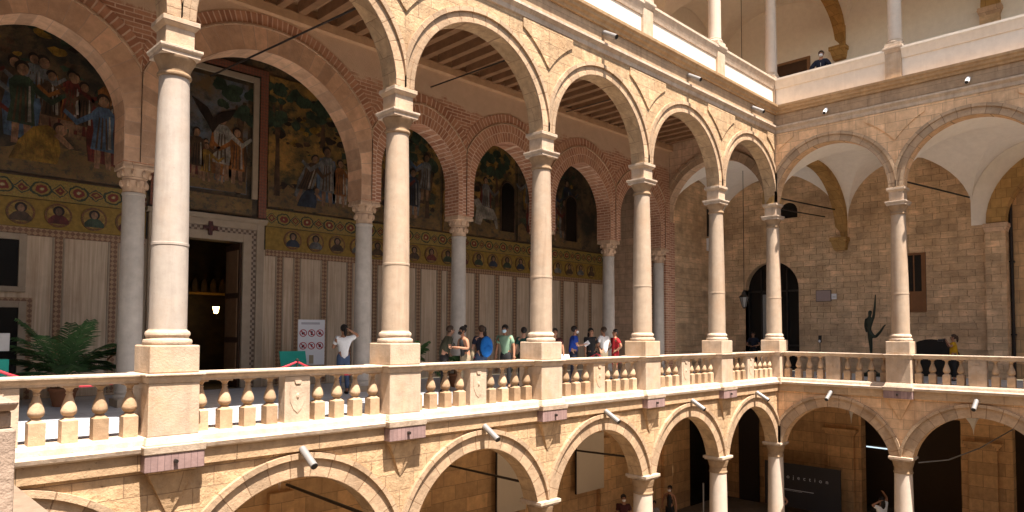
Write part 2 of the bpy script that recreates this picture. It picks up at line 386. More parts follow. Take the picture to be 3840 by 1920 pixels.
def ring(prof, bands, lim0=None, lim1=None, back=0.0):
    """bands: (r0, r1, y_front) offsets measured outward from the opening curve; back = y of the wall face"""
    mb = MB(); n = len(prof); nor = []
    for i in range(n):
        a = prof[max(0, i-1)]; b = prof[min(n-1, i+1)]
        dx, dz = b[0]-a[0], b[1]-a[1]; l = math.hypot(dx, dz); nor.append((-dz/l, dx/l))
    nor[0] = (-1, 0); nor[-1] = (1, 0)
    arc = [0.]
    for a, b in zip(prof, prof[1:]): arc.append(arc[-1] + math.hypot(b[0]-a[0], b[1]-a[1]))
    def P(i, r):
        x, z = prof[i][0] + nor[i][0]*r, prof[i][1] + nor[i][1]*r
        if lim0 is not None and x < lim0: x = lim0
        if lim1 is not None and x > lim1: x = lim1
        return x, z
    for r0, r1, yf in bands:
        A = [P(i, r0) for i in range(n)]; Bq = [P(i, r1) for i in range(n)]
        rows = [[(x, back, z) for x, z in A], [(x, yf, z) for x, z in A], [(x, yf, z) for x, z in Bq], [(x, back, z) for x, z in Bq]]
        uv = [[(u, r) for u in arc] for r in (r0 - .05, r0, r1, r1 + .05)]
        mb.grid(rows, False, False, uv)
        for i in (0, n-1): mb.face([rows[0][i], rows[1][i], rows[2][i], rows[3][i]])
    return mb

def facade(rz, lo, hi, side):
    """local frame: x along the wall, -y to the courtyard. lo..hi = column indices (x = k*S)"""
    left = side == 'left'
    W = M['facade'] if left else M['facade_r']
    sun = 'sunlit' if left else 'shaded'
    xl, xr = lo*S - (.21 if lo else -.212), hi*S + (.21 if hi else -.212)
    if not lo: xl = .21
    if not hi: xr = -.0
    place = 'on the left' if left else 'on the right'
    # ---- middle storey wall
    t = thing('arcade_wall', f'{sun} stone wall with round arches over the middle gallery {place}', 'arcade wall', (0,0,6.02), rz)
    o = (0,0,6.02)
    mids = [(k + .5)*S for k in range(lo, hi)]
    profs = [semi(c, 1.82, 6.04, 6.04, 30) for c in mids]
    obj('wall', arch_wall(profs, xl, xr, 6.02, 9.0, -.20, .20), W, t, o)
    for c, pr in zip(mids, profs):
        lx = c - S/2 + .004; rx = c + S/2 - .004
        if abs(rx) < .01: rx = -.262
        if abs(lx) < .01: lx = .262
        obj('archivolt', ring(pr, [(0, .10, -.235), (.10, .225, -.215), (.225, .32, -.262)], lx, rx, -.198), M['vouss'], t, o)
    for k in range(lo, hi + 1):            # raised curved-triangle fields in the spandrels
        rr = 2.5; a0, a1 = R(36.2), R(62)
        def side(sg):
            c = k*S + sg*S/2
            return [(c - sg*rr*math.cos(a0 + (a1-a0)*i/12), 6.04 + rr*math.sin(a0 + (a1-a0)*i/12)) for i in range(13)]
        if k == 0:
            sd_ = side(-1 if left else 1); e_ = -.27 if left else .27
            sd_ = [q for q in sd_ if (q[0] < e_ if left else q[0] > e_)]
            poly = sd_ + [(sd_[-1][0], 8.453), (e_, 8.453)] if len(sd_) > 2 else None
        else:
            A, B_ = side(-1) if k != lo else [], side(1) if k != hi else []
            if not A: A = [(k*S, B_[0][1]), (k*S, 8.453)]
            if not B_: B_ = [(k*S, A[0][1]), (k*S, 8.453)]
            poly = B_ + [(B_[-1][0], 8.453), (A[-1][0], 8.453)] + A[::-1][:-1]
        if poly: obj('spandrel_field', MB().prism(poly, -.238, -.199), W, t, o)
    obj('string_course', MB().strip(xl, xr if hi else -.2, [(-.199,8.46),(-.235,8.48),(-.25,8.58),(-.33,8.66),(-.33,8.72),(-.199,8.76)]), M['trim'], t, o)
    fz = MB().strip(xl, xr if hi else -.2, [(-.199,8.76),(-.225,8.765),(-.225,9.14),(-.199,9.14)])
    obj('frieze', fz, M['frieze'], t, o)
    e = -.21 if not hi else xr
    obj('cornice', MB().strip(xl if lo else .21, e, [(.2,9.002),(-.198,9.002),(-.198,9.14),(-.28,9.145),(-.30,9.21),(-.36,9.25),(-.38,9.31),(-.43,9.35),(-.44,9.42),(.2,9.42)]), M['ochre'], t, o)
    # ---- upper parapet
    t = thing('parapet', f'{"brightly sunlit white" if left else "shaded cream"} slab parapet of the upper gallery {place}', 'parapet', (0,0,9.42), rz)
    o = (0,0,9.42)
    for k in range(lo, hi):
        a, b = k*S + .24, (k+1)*S - .24
        obj('slab', MB().box(a, b, -.16, .10, 9.423, 10.08), M['parapet'], t, o)
        obj('coping', MB().strip(a, b, [(.13,10.08),(-.19,10.08),(-.21,10.16),(-.26,10.30),(-.29,10.36),(-.29,10.43),(.16,10.43),(.16,10.36)]), M['trim'] if left else M['parapet'], t, o, .01)
    # ---- lower wall
    t = thing('arcade_wall', f'{sun} stone wall with low arches under the balustrade {place}', 'arcade wall', (0,0,-2.35), rz)
    o = (0,0,-2.35)
    profs = [semi(c, 1.75, -2.74, -2.35, 30) for c in mids]
    obj('wall', arch_wall(profs, xl, xr, -2.35, -.20, -.20, .22), W, t, o)
    for c, pr in zip(mids, profs):
        lx = c - S/2 + .004; rx = c + S/2 - .004
        if abs(rx) < .01: rx = -.28
        if abs(lx) < .01: lx = .28
        obj('archivolt', ring(pr, [(0, .31, -.215), (.31, .40, -.275)], lx, rx, -.198), M['vouss'], t, o)
    obj('fascia', MB().box(xl, xr if hi else -.202, -.27, -.199, -.55, -.322), M['fascia'], t, o)
    sill = MB().strip(xl, xr if hi else -.21, [(.2,-.32),(-.29,-.32),(-.34,-.29),(-.355,-.235),(-.30,-.20),(-.28,-.13),(-.25,-.09),(.2,-.09)])
    obj('sill', sill, M['trim'], t, o)
    for k in range(lo, hi + 1):
        if k == 0:
            if left: obj('sill_block', MB().frustum((-.40,.40,-.40,.38), -.318, (-.385,.385,-.385,.38), -.086), M['trim'], t, o, .02)
            continue
        x = k*S
        b = MB().frustum((x-.42,x+.42,-.46,.0), -.32, (x-.43,x+.43,-.475,.0), -.20); b.frustum((x-.40,x+.40,-.43,.0), -.199, (x-.36,x+.36,-.37,.0), -.086)
        obj('sill_block', b, M['trim'], t, o, .015)
        bx = obj('lead_box', MB().box(x-.405,x+.405,-.445,-.205,-.56,-.322), M['lead'], t, o, .008)
        obj('spout', MB().tube([(x,-.44,-.43),(x,-.50,-.435)], .028, 8), M['iron'], bx)
        bx.children[0].data.transform(Matrix.Translation((0,0,2.35)))
        obj('corbel', MB().frustum((x-.012,x+.012,-.215,-.199), -1.24, (x-.34,x+.34,-.34,-.199), -.562), W, t, o)
facade(0, -7, 0, 'left')
facade(-PI/2, 0, 4, 'right')

# ------------------------------------------------------------------ columns
def make_column():
    t = thing('stone_column', '', 'column', (0,0,-.086), 0, 'stone columns of the middle arcade')
    o = (0,0,-.086)
    p = MB().box(-.35,.35,-.35,.35,-.086,.66)
    pd = obj('pedestal', p, M['ped'], t, o, .012)
    b = MB().frustum((-.352,.352,-.352,.352), .66, (-.385,.385,-.385,.385), .765); b.frustum((-.415,.415,-.415,.415), .766, (-.41,.41,-.41,.41), .80)
    obj('moulding', b, M['trim'], pd, o, .012)
    obj('block', MB().box(-.343,.343,-.343,.343,.80,1.20), M['ped'], pd, o, .02)
    pr = [(.30,1.201),(.325,1.205),(.335,1.23),(.335,1.255),(.325,1.28),(.30,1.285),(.285,1.31),(.295,1.335),(.305,1.345),(.305,1.38),(.29,1.40),(.27,1.41),(.262,1.43)]
    obj('base', MB().lathe(pr, n=32), M['trim'], t, o)
    sh = [(.258,1.43),(.257,1.8),(.2535,2.3),(.2512,2.655),(.2512,2.66),(.258,2.664),(.258,2.698),(.2502,2.702),(.2501,2.708),(.245,3.2),(.236,3.8),(.225,4.4),(.212,5.0),(.210,5.17)]
    obj('shaft', MB().lathe(sh, n=36), M['shaft'], t, o)
    cp = [(.21,5.17),(.232,5.175),(.24,5.19),(.24,5.215),(.228,5.235),(.215,5.24),(.218,5.29),(.235,5.34),(.262,5.39),(.285,5.43),(.288,5.455)]
    ca = obj('capital', MB().lathe(cp, n=32), M['patina_shade'], t, o)
    ab = MB().box(-.275,.275,-.275,.275,5.456,5.51); ab.frustum((-.28,.28,-.28,.28), 5.511, (-.305,.305,-.305,.305), 5.545); ab.box(-.305,.305,-.305,.305,5.546,5.585)
    obj('abacus', ab, M['trim'], ca, o, .006)
    im = MB().box(-.205,.205,-.205,.205,5.585,5.90); im.frustum((-.215,.215,-.215,.215), 5.885, (-.26,.26,-.26,.26), 5.94); im.box(-.265,.265,-.265,.265,5.941,6.018)
    obj('impost', im, M['ped'], t, o, .008)
    return t
def make_lower_column():
    t = thing('stone_column', '', 'column', (0,0,GROUND), 0, 'stone columns of the ground arcade')
    o = (0,0,GROUND)
    obj('plinth', MB().box(-.36,.36,-.36,.36,GROUND,GROUND+.3), M['ped'], t, o, .02)
    z = GROUND + .3
    obj('shaft', MB().lathe([(.335,z+.001),(.34,z+.06),(.30,z+.1),(.31,z+.16),(.285,z+.2),(.28,z+.6),(.27,-4.2),(.262,-3.5),(.25,-2.87)], n=36), M['shaft_up'], t, o)
    ca = obj('capital', MB().lathe([(.25,-2.87),(.27,-2.865),(.275,-2.845),(.27,-2.825),(.255,-2.81),(.256,-2.68),(.27,-2.67),(.29,-2.58),(.315,-2.50),(.315,-2.475)], n=32), M['patina_shade'], t, o)
    ab = MB().box(-.30,.30,-.30,.30,-2.474,-2.43); ab.box(-.335,.335,-.335,.335,-2.43,-2.352)
    obj('abacus', ab, M['trim'], ca, o, .01)
    return t
def make_upper_column():
    t = thing('stone_column', '', 'column', (0,0,9.421), 0, 'columns of the upper gallery')
    o = (0,0,9.421)
    pd = obj('pedestal', MB().box(-.235,.235,-.235,.235,9.423,10.30), M['ped'], t, o, .012)
    mo = MB().frustum((-.24,.24,-.24,.24), 10.30, (-.30,.30,-.30,.30), 10.42); mo.box(-.30,.30,-.30,.30,10.421,10.50); mo.box(-.25,.25,-.25,.25,10.50,10.62)
    obj('moulding', mo, M['trim'], pd, o, .01)
    obj('base', MB().lathe([(.24,10.621),(.255,10.64),(.255,10.67),(.235,10.69),(.22,10.71),(.228,10.74),(.21,10.76)], n=28), M['trim'], t, o)
    obj('shaft', MB().lathe([(.205,10.76),(.20,11.6),(.19,12.6),(.175,13.9)], n=32), M['shaft_up'], t, o)
    return t
FL = [(-k*S, 0.) for k in range(0, 7)]; FR = [(0., -k*S) for k in range(1, 4)]
lab_m = {0:'column at the inner corner of the courtyard, in front of the arched doorway',
 1:'sunlit column at the left of the corner column, a narrow arch between them',
 2:'sunlit column with a person in red beside its pedestal on the left',
 3:'sunlit column between the green shirted man and the blue shirted man',
 4:'sunlit column at the right of the woman in the white top',
 5:'nearest and largest sunlit column, at the left beside the dark portal',
 6:'sunlit column beyond the left edge of the view',
 11:'column on the right side beside the bronze figure',
 12:'column of the right side beyond the right edge', 13:'second column of the right side beyond the right edge'}
lab_l = {k: v for k, v in zip((0,1,2,3,4,5,6,11,12,13), ('ground floor column under the inner corner',
 'ground floor column next left of the corner, dark doorway between them','ground floor column between two masked visitors','ground floor column with only its capital in view, under the green shirted man',
 'ground floor column under the woman in white','ground floor column under the nearest big column','ground floor column beyond the left edge','ground floor column on the right, visitor with raised arms beside it',
 'ground floor column beyond the right edge','second ground floor column beyond the right edge'))}
lab_u = {k: v for k, v in zip((0,1,2,3,4,5,6,11,12,13), ('upper gallery column at the inner corner, orange at its top','upper gallery column next left of the corner, bright white in the sun',
 'upper gallery column on the sunlit parapet at the top edge, mostly its pedestal','upper gallery column above the frame, third left of the corner','upper gallery column above the frame, fourth left of the corner','upper gallery column above the frame, fifth left of the corner','upper gallery column above the frame, sixth left of the corner',
 'upper gallery column at the right of the man in the dark suit','upper gallery column beyond the right edge','second upper gallery column beyond the right edge'))}
keys = [0,1,2,3,4,5,6,11,12,13]
for mk, labs in ((make_column, lab_m), (make_lower_column, lab_l), (make_upper_column, lab_u)):
    src = mk()
    for i, (k, (x, y)) in enumerate(zip(keys, FL + FR)):
        if k in (3,4,5,6) and mk is make_upper_column: continue
        if k in (12,13) and mk is not make_upper_column and k == 13: continue
        c = src if i == 0 else copy_tree(src)
        c.location = (x, y, c.location.z); c['label'] = labs[k]
        if mk is make_column and k == 5:
            for ch in c.children:
                if ch.name.startswith('shaft'): ch.data = ch.data.copy(); ch.data.materials[0] = M['shaft_white']
        if k > 10: c.rotation_euler = (0,0,-PI/2)

# ------------------------------------------------------------------ balustrades
def baluster_mesh():
    b = MB(); s = .096
    b.box(-s,s,-s,s,-.088,.20); b.frustum((-s,s,-s,s), .20, (-.055,.055,-.055,.055), .235)
    b.lathe([(.05,.232),(.064,.236),(.064,.248),(.052,.254),(.066,.266),(.086,.285),(.099,.315),(.099,.34),(.089,.385),(.074,.43),(.058,.475),(.044,.52),(.034,.555),(.046,.561),(.046,.573),(.034,.579),(.04,.60),(.052,.622),(.07,.64),(.08,.648)], n=16)
    b.box(-.09,.09,-.09,.09,.64,.665)
    me = b.mesh('baluster'); me.materials.append(M['balus']); return me
BAL = baluster_mesh()
def panel_mb():
    b = MB(); b.box(-.225,.225,-.11,.11,-.088,.66)
    sh = [(-.13,.52),(.13,.52),(.14,.40),(.13,.25),(.07,.12),(0,.06),(-.07,.12),(-.13,.25),(-.14,.40)]
    b.prism(sh, -.119, -.108); b.ell(0,-.118,.34,.028,.022,.05)
    b.prism([(-.06,.60),(.06,.60),(.04,.54),(-.04,.54)], -.135, -.108)
    return b
PAN = panel_mb().mesh('panel'); PAN.materials.append(M['ped'])
def balustrade(x0, x1, rz, label, gr, broken=False):
    xm = (x0 + x1)/2
    w = Matrix.Rotation(rz, 3, 'Z') @ Vector((xm, 0, -.088))
    t = thing('stone_balustrade', label, 'balustrade', w, rz, gr)
    a, b = x0 + .35, x1 - .35
    rail = MB().strip(a - xm, b - xm, [(.105,.665),(-.105,.665),(-.115,.70),(-.145,.73),(-.16,.765),(-.19,.768),(-.19,.79),(-.175,.80),(.175,.80),(.19,.79),(.19,.768),(.16,.765),(.145,.73),(.115,.70)])
    obj('rail', rail, M['trim'], t, (0,0,-.088), .006)
    p = obj('panel', PAN, None, t); p.location = (0,0,.088)
    for s in (-1, 1):
        for i in range(4):
            q = obj('baluster', BAL, None, t); q.location = (s*(.43 + .37*i), 0, .088); q.rotation_euler = (0,0,random.uniform(-.04,.04))
LB = ['nearest sunlit balustrade at the left edge, in front of the big palm','sunlit balustrade below the white notice board and the woman in white','sunlit balustrade below the visitor with the blue backpack','sunlit balustrade below the visitor in the blue shirt','short looking sunlit balustrade two bays left of the corner','shortest looking sunlit balustrade, just left of the corner']
for i, k in enumerate((6,5,4,3,2,1)): balustrade(-k*S, -(k-1)*S, 0, LB[i], 'stone balustrades')
for k, l in enumerate(('shaded balustrade on the right between the corner and the bronze figure','shaded balustrade at the right edge in front of the visitor in yellow','balustrade beyond the right edge')):
    balustrade(k*S, (k+1)*S, -PI/2, l, 'stone balustrades')

# ------------------------------------------------------------------ floodlights
def spot_src():
    t = thing('floodlight', '', 'floodlight', (0,0,0), 0, 'cylindrical floodlights on the walls')
    obj('bracket', MB().box(-.03,.03,-.06,0,-.03,.03), M['iron'], t)
    d = Vector((.0,-.86,-.5)).normalized()
    a = Vector((0,-.03,.02)); b = a + d*.46
    h = obj('housing', MB().tube([a, b], .062, 16), M['steel'], t)
    obj('lens', MB().tube([b - d*.005, b + d*.012], .055, 14), M['black'], h)
    return t
SP = spot_src()
mid = lambda k: -(k - .5)*S
spots = [(mid(5),-.275,-.53,0,'floodlight over the lower arch left of the woman in white, nearest of its row'),(mid(4),-.275,-.53,0,'floodlight over the lower arch below the blue backpack'),(mid(3),-.275,-.53,0,'floodlight over the lower arch below the man in the blue shirt'),
 (mid(2),-.275,-.53,0,'floodlight over the lower arch two bays left of the corner'),(mid(1),-.275,-.53,0,'floodlight over the last lower arch left of the corner'),
 (mid(3),-.226,8.98,0,'floodlight on the upper frieze nearest the top edge'),(mid(2),-.226,8.98,0,'floodlight on the upper frieze, middle one of three'),(mid(1),-.226,8.98,0,'floodlight on the upper frieze close to the corner'),
 (-.275,-.5*S,-.50,-PI/2,'pale floodlight over the first lower arch right of the corner'),(-.275,-1.5*S,-.50,-PI/2,'pale floodlight over the lower arch at the right edge'),
 (mid(6),-.275,-.53,0,'floodlight over the lower arch at the left edge')]
for i, (x, y, z, rz, l) in enumerate(spots):
    c = SP if i == 0 else copy_tree(SP)
    c.location = (x, y, z); c.rotation_euler = (0,0,rz); c['label'] = l
def dome(y, l, first=None):
    if first is None:
        t = thing('security_camera', l, 'camera', (-.226, y, 8.9), 0, 'white cameras on the right frieze')
        obj('arm', MB().box(-.12,0,-.03,.03,-.02,.02), M['steel'], t)
        h = obj('housing', MB().tube([(-.10,0,.03),(-.24,.02,-.12)], .06, 14), M['white'], t)
        obj('lens', MB().tube([(-.235,.02,-.115),(-.245,.021,-.126)], .05, 12), M['black'], h)
        return t
    t = copy_tree(first); t.location.y = y; t['label'] = l; return t
d0 = dome(-.5*S, 'small white camera on the right frieze nearer the corner'); dome(-1.5*S, 'small white camera on the right frieze near the right edge', d0)

# ------------------------------------------------------------------ floors and ground
struct('courtyard_ground', MB().box(-60, 40, -60, 40, GROUND-.3, GROUND), M['paving'])
struct('gallery_floor', MB().box(-32, -.0, .2, 7.4, -.34, FLOOR), M['floor'])
struct('gallery_floor_side', MB().box(.2, 4.6, -16, 4.6, -.345, FLOOR-.003), M['floor'])
struct('upper_floor', MB().box(-32, 4.6, .2, 4.6, 9.2, UPF), M['wood2'])
struct('upper_floor_side', MB().box(.2, 4.6, -16, .2, 9.2, UPF-.003), M['wood2'])

# ------------------------------------------------------------------ inner brick arcade
ICX = [-26.2, -22.95, -19.5, -14.05, -10.83, -7.25, -3.67, -.42]
t = thing('brick_arcade', 'red brick arcade of pointed arches behind the left gallery', 'arcade wall', (-13,4.5,4.77))
o = (-13,4.5,4.77); iprofs = []
for a, b in zip(ICX, ICX[1:]):
    c = (a + b)/2; h = (b - a)/2 - .29
    iprofs.append(semi(c, h, 5.36, 5.36, 36) if h > 2 else pointed(c, h, 5.62, .16, 14))
obj('wall', arch_wall(iprofs, -28, -.06, 4.77, 9.2, 4.2, 4.8), M['brick'], t, o)
for pr in iprofs:
    big = pr[-1][0] - pr[0][0] > 4 or pr[0][0] < -20
    c = (pr[0][0] + pr[-1][0])/2; l0, l1 = pr[0][0] - .287, pr[-1][0] + .287
    pr2 = [(pr[0][0], 4.775)] + pr + [(pr[-1][0], 4.775)]
    r = obj('arch_ring', ring(pr2, [(.0, .52, 4.175)], l0, l1, 4.202), M['ringstone'] if big else M['brick_ring'], t, o)
    if big: obj('soffit', ring(pr2, [(-.012, .0, 4.172)], l0-.02, l1+.02, 4.81), M['ringstone'], r)
    obj('fillet', ring(pr2, [(.525, .56, 4.155)], l0, l1, 4.202), M['plaster_tan'], r)
    obj('outer_ring', ring(pr2, [(.565, .84, 4.185)], l0, l1, 4.202), M['brick_ring'], r)
    for ch in r.children: ch.data.transform(Matrix.Translation((13,-4.5,-4.77)))
obj('ceiling_beam', MB().box(-28, -.06, 4.02, 4.198, 8.66, 8.87), M['wood2'], t, o)
def inner_col():
    t = thing('marble_column', '', 'column', (0,0,FLOOR), 0, 'grey marble columns of the brick arcade')
    o2 = (0,0,FLOOR)
    obj('plinth', MB().box(-.27,.27,-.27,.27,FLOOR,.05), M['frame'], t, o2, .01)
    obj('shaft', MB().lathe([(.27,.051),(.275,.10),(.24,.14),(.25,.19),(.225,.23),(.222,1.5),(.215,2.8),(.205,4.13),(.22,4.14),(.22,4.18)], n=28), M['shaft_in'], t, o2)
    ca = MB().lathe([(.205,4.18),(.21,4.3),(.24,4.42),(.22,4.45),(.25,4.56),(.285,4.64)], n=20)
    for k in range(8):       # curled leaves
        for rr, zz in ((.235,4.36),(.27,4.56)):
            a = 2*PI*(k + (.5 if zz > 4.5 else 0))/8
            ca.ell(rr*math.cos(a), rr*math.sin(a), zz, .045, .045, .075, 6, 5)
    cp = obj('capital', ca, M['plaster_tan'], t, o2)
    ab = MB().box(-.30,.30,-.30,.30,4.64,4.71); ab.box(-.285,.285,-.285,.285,4.711,4.769)
    obj('abacus', ab, M['plaster_tan'], cp, o2, .01)
    return t
ic = inner_col()
icl = ['grey marble column beyond the left edge','second grey marble column at the left beyond the edge','grey marble column seen just left of the nearest sunlit column, behind the palm','grey marble column with a leafy capital behind the woman in white','grey marble column behind the couple looking at a phone','grey marble column hidden behind the third sunlit column','grey marble column behind the man in the white T-shirt','grey marble column at the far end beside the rough brick pier']
for i, x in enumerate(ICX[:]):
    c = ic if i == 0 else copy_tree(ic)
    c.location = (x, 4.5, FLOOR); c['label'] = icl[i]

# ------------------------------------------------------------------ timber ceiling of the gallery
t = thing('timber_ceiling', 'dark timber beam ceiling over the left gallery', 'ceiling', (-13,2.2,8.9))
obj('boards', MB().box(-28, -.2, .2, 4.2, 9.12, 9.195), M['wood2'], t, (-13,2.2,8.9))
bm_ = MB().box(-.09, .09, -1.99, 1.80, -.05, .215).mesh('beam'); bm_.materials.append(M['wood'])
x = -27.6
while x < -.4:
    b = obj('beam', bm_, None, t); b.location = (x + 13 + random.uniform(-.015,.015), 0, 0); x += .52
t['kind_note'] = 0; del t['kind_note']

# ------------------------------------------------------------------ mosaic wall
MY = 7.5
t = thing('mosaic_wall', 'chapel front wall of veined marble slabs below gold mosaics behind the brick arches', 'wall', (-13,MY,FLOOR))
o = (-13,MY,FLOOR)
DX0, DX1, DZ = -17.75, -15.90, 3.80
w = MB()
w.box(-28, DX0, MY, MY+.4, FLOOR, 3.66); w.box(DX1, .2, MY, MY+.4, FLOOR, 3.66)
obj('marble_dado', w, M['dado'], t, o)
w = MB(); w.box(-28, .2, MY+.003, MY+.4, DZ+.001, 9.2); w.box(-28, DX0-.01, MY+.003, MY+.4, 3.661, DZ); w.box(DX1+.01, .2, MY+.003, MY+.4, 3.661, DZ)
obj('upper_wall', w, M['mural_dark'], t, o)
PX0, PX1 = -18.33, -15.30
for a, b in ((-28, PX0-.02), (PX1+.02, .15)):
    obj('inlay_band', MB().box(a, b, MY-.03, MY, 3.50, 3.67), M['inlay'], t, o)
    obj('medallion_band', MB().box(a, b, MY-.02, MY, 3.68, 4.31), M['gold'], t, o)
    obj('ornament_band', MB().box(a, b, MY-.022, MY, 4.33, 4.80), M['ornament'], t, o)
    obj('border_strip', MB().box(a, b, MY-.03, MY, 4.805, 4.84), M['t_brown'], t, o)
strips = [-25,-24.2,-23.3,-22.4,-20.15,-19.03,-18.45,-14.85,-14.32,-13.45,-12.6,-11.7,-10.85,-10.0,-9.12,-8.68,-7.4,-6.42,-5.5,-4.6,-3.7,-2.8,-1.9,-1.0]
sm = MB().box(-.075,.075,-.018,.0,-1.75,1.80).mesh('inlay_strip'); sm.materials.append(M['inlay'])
se = MB()
for s in (-1,1): se.box(s*.105-.015, s*.105+.015, -.024,.0,-1.75,1.80)
se = se.mesh('strip_edge'); se.materials.append(M['frame'])
for x in strips:
    q = obj('inlay_strip', sm, None, t); q.location = (x+13, 0, 1.75-.05+.10)
    e = obj('strip_edge', se, None, q)
# medallions (plain busts)
disc = MB(); 
def circ(cx, cz, r, n=20): return [(cx + r*math.cos(2*PI*k/n), cz + r*math.sin(2*PI*k/n)) for k in range(n)]
dm = MB().prism(circ(0,0,.27), -.028, -.0).mesh('medallion'); dm.materials.append(M['medal_ring'])
dg = MB().prism(circ(0,0,.225), -.033, -.026).mesh('disc'); dg.materials.append(M['medal_gold'])
bus = MB().prism([(-.20,-.19),(.20,-.19),(.20,-.10),(.13,-.02),(.05,.02),(-.05,.02),(-.13,-.02),(-.20,-.10)], -.038, -.03)
bust_me = []
for cn in ('green','brown','darkblue','red','grey'):
    me = bus.mesh('bust'); me.materials.append(M['t_'+cn]); bust_me.append(me)
hd = MB().prism([(p[0]*.8, p[1]) for p in circ(0,.085,.085,14)], -.042, -.03).mesh('head'); hd.materials.append(M['t_skin'])
hr = MB().prism(circ(0,.10,.115,14), -.037, -.03).mesh('hair'); hr.materials.append(M['t_hair'])
x = -27.3; i = 0
while x < -.5:
    if not (PX0 - .3 < x < PX1 + .3):
        q = obj('medallion', dm, None, t); q.location = (x+13, -.018, 4.0-FLOOR)
        obj('disc', dg, None, q); obj('bust', bust_me[(i*7+i//3) % 5], None, q); obj('hair', hr, None, q); obj('head', hd, None, q)
    i += 1; x += .712

# murals: plain generic crowds, trees and hills in mosaic colours
def fig(par, x, z, h, robe, cape=None, lean=0., arm=None, kneel=False, y=MY-.06):
    ox = par.location
    k = h/1.8; off = Vector(par.location)
    def add(nm, poly, mt, dy=0):
        pts = [(x + (px + lean*pz)*k, z + pz*k) for px, pz in poly]
        obj(nm, MB().prism(pts, y - dy, y + .012), M[mt], par, off)
    if cape: add('cape', [(-.30,.15),(.28,.1),(.36,.9),(.26,1.42),(-.24,1.45),(-.36,.8)], 't_'+cape, .002)
    if kneel:
        add('robe', [(-.7,0),(.35,0),(.42,.35),(.34,.85),(.12,1.0),(-.2,.9),(-.5,.5)], 't_'+robe, .006)
        add('head', circ(.42,.92,.14,12), 't_skin', .012); add('hair', circ(.36,.99,.13,10), 't_hair', .009)
        add('arm', [(.25,.75),(.6,.45),(.72,.5),(.38,.85)], 't_skin', .011)
        return
    add('legs', [(-.17,0),(-.05,0),(-.02,.6),(.03,.6),(.08,0),(.2,0),(.17,.75),(-.16,.75)], 't_skin', .004)
    add('robe', [(-.26,.45),(.26,.42),(.22,.9),(.25,1.35),(.12,1.5),(-.12,1.5),(-.25,1.35),(-.2,.9)], 't_'+robe, .006)
    for q in (-.14,-.03,.09): add('fold', [(q-.02,.48),(q+.025,.48),(q*.6+.02,1.25),(q*.6-.01,1.25)], 't_hair' if robe in ('brown','darkblue') else 't_brown', .008)
    add('light_fold', [(.12,.5),(.19,.5),(.15,1.3),(.12,1.3)], 't_white', .0085)
    add('head', [(p[0]*.85, p[1]) for p in circ(0,1.64,.13,12)], 't_skin', .012); add('hair', circ(-.02,1.70,.14,12), 't_hair', .009)
    s = arm or 1
    add('arm', [(s*.18,1.38),(s*.55,1.1),(s*.8,1.3),(s*.84,1.22),(s*.56,.96),(s*.2,1.2)], 't_'+robe, .01)
def tree(par, x, z, h, y=MY-.05):
    off = Vector(par.location)
    obj('painted_trunk', MB().prism([(x-.09,z),(x+.09,z),(x+.05,z+h*.6),(x+.14,z+h),(x+.04,z+h),(x,z+h*.7),(x-.12,z+h*.95),(x-.17,z+h*.92),(x-.05,z+h*.55)], y-.004, y+.012), M['t_brown'], par, off)
    rnd = random.Random(int(x*100)); mb = MB()
    for q in range(16):
        a, b, r = x + rnd.uniform(-.75,.75), z + h*rnd.uniform(.72,1.22), rnd.uniform(.1,.26)
        mb.prism([(a + r*rnd.uniform(.6,1.2)*math.cos(2*PI*k/9), b + r*rnd.uniform(.5,1)*math.sin(2*PI*k/9)) for k in range(9)], y - .006 - .0004*q, y+.01)
    obj('painted_foliage', mb, M['t_green'], par, off)
def mural(x0, x1, z0, z1, label, bg, frame=None):
    t = thing('mural', label, 'mural', ((x0+x1)/2, MY-.03, z0))
    off = Vector(t.location)
    obj('picture_field', MB().box(x0, x1, MY-.045, MY+.0, z0, z1), M[bg], t, off)
    rnd = random.Random(int(x0*10)); n = 14
    top = [(x1 - (x1-x0)*k/n, z0 + .35 + .4*rnd.random()) for k in range(n+1)]
    obj('painted_ground', MB().prism([(x0+.02,z0+.02),(x1-.02,z0+.02)] + [(min(max(a,x0+.02),x1-.02), b) for a, b in top], MY-.052, MY-.03), M['mural_ground'], t, off)
    return t
def crowd(m, x0, x1, z0, z1, n, seed, h0=1.0, h1=1.4):
    rnd = random.Random(seed); cols = ['brown','red','grey','ochre','darkblue','green','blue','brown','orange']
    for i in range(n):
        fig(m, x0 + (x1-x0)*(i+.5)/n + rnd.uniform(-.12,.12), rnd.uniform(z0, z1), rnd.uniform(h0, h1), rnd.choice(cols), rnd.choice(cols), lean=rnd.uniform(-.12,.12), arm=rnd.choice((-1,1)), y=MY-.053-.0003*i)
def clumps(m, x0, x1, z0, z1, n, seed):
    rnd = random.Random(seed); off = Vector(m.location)
    for c in ('t_green','t_ochre','t_hair','t_brown'):
        mb = MB(); last = None
        for q in range(n):
            a, b, r = rnd.uniform(x0,x1), rnd.uniform(z0,z1), rnd.uniform(.05,.2)
            a = min(max(a, x0+r*1.3), x1-r*1.3)
            pp = [(a + r*rnd.uniform(.5,1.25)*math.cos(2*PI*k/9), b + r*rnd.uniform(.3,.8)*math.sin(2*PI*k/9)) for k in range(9)]
            mb.prism(pp, MY-.0475-.0001*q, MY-.03)
            e1, e2 = (pp[0][0], MY-.03, pp[0][1]), (pp[1][0], MY-.03, pp[1][1])
            if last: mb.face([last[0], last[1], e1])
            last = (e1, e2)
        obj('painted_scrub', mb, M[c], m, off)
m = mural(-22.9, -18.75, 4.86, 8.3, 'mosaic scene in the left arch, kneeling ochre figure before a crowd', 'mural_dark')
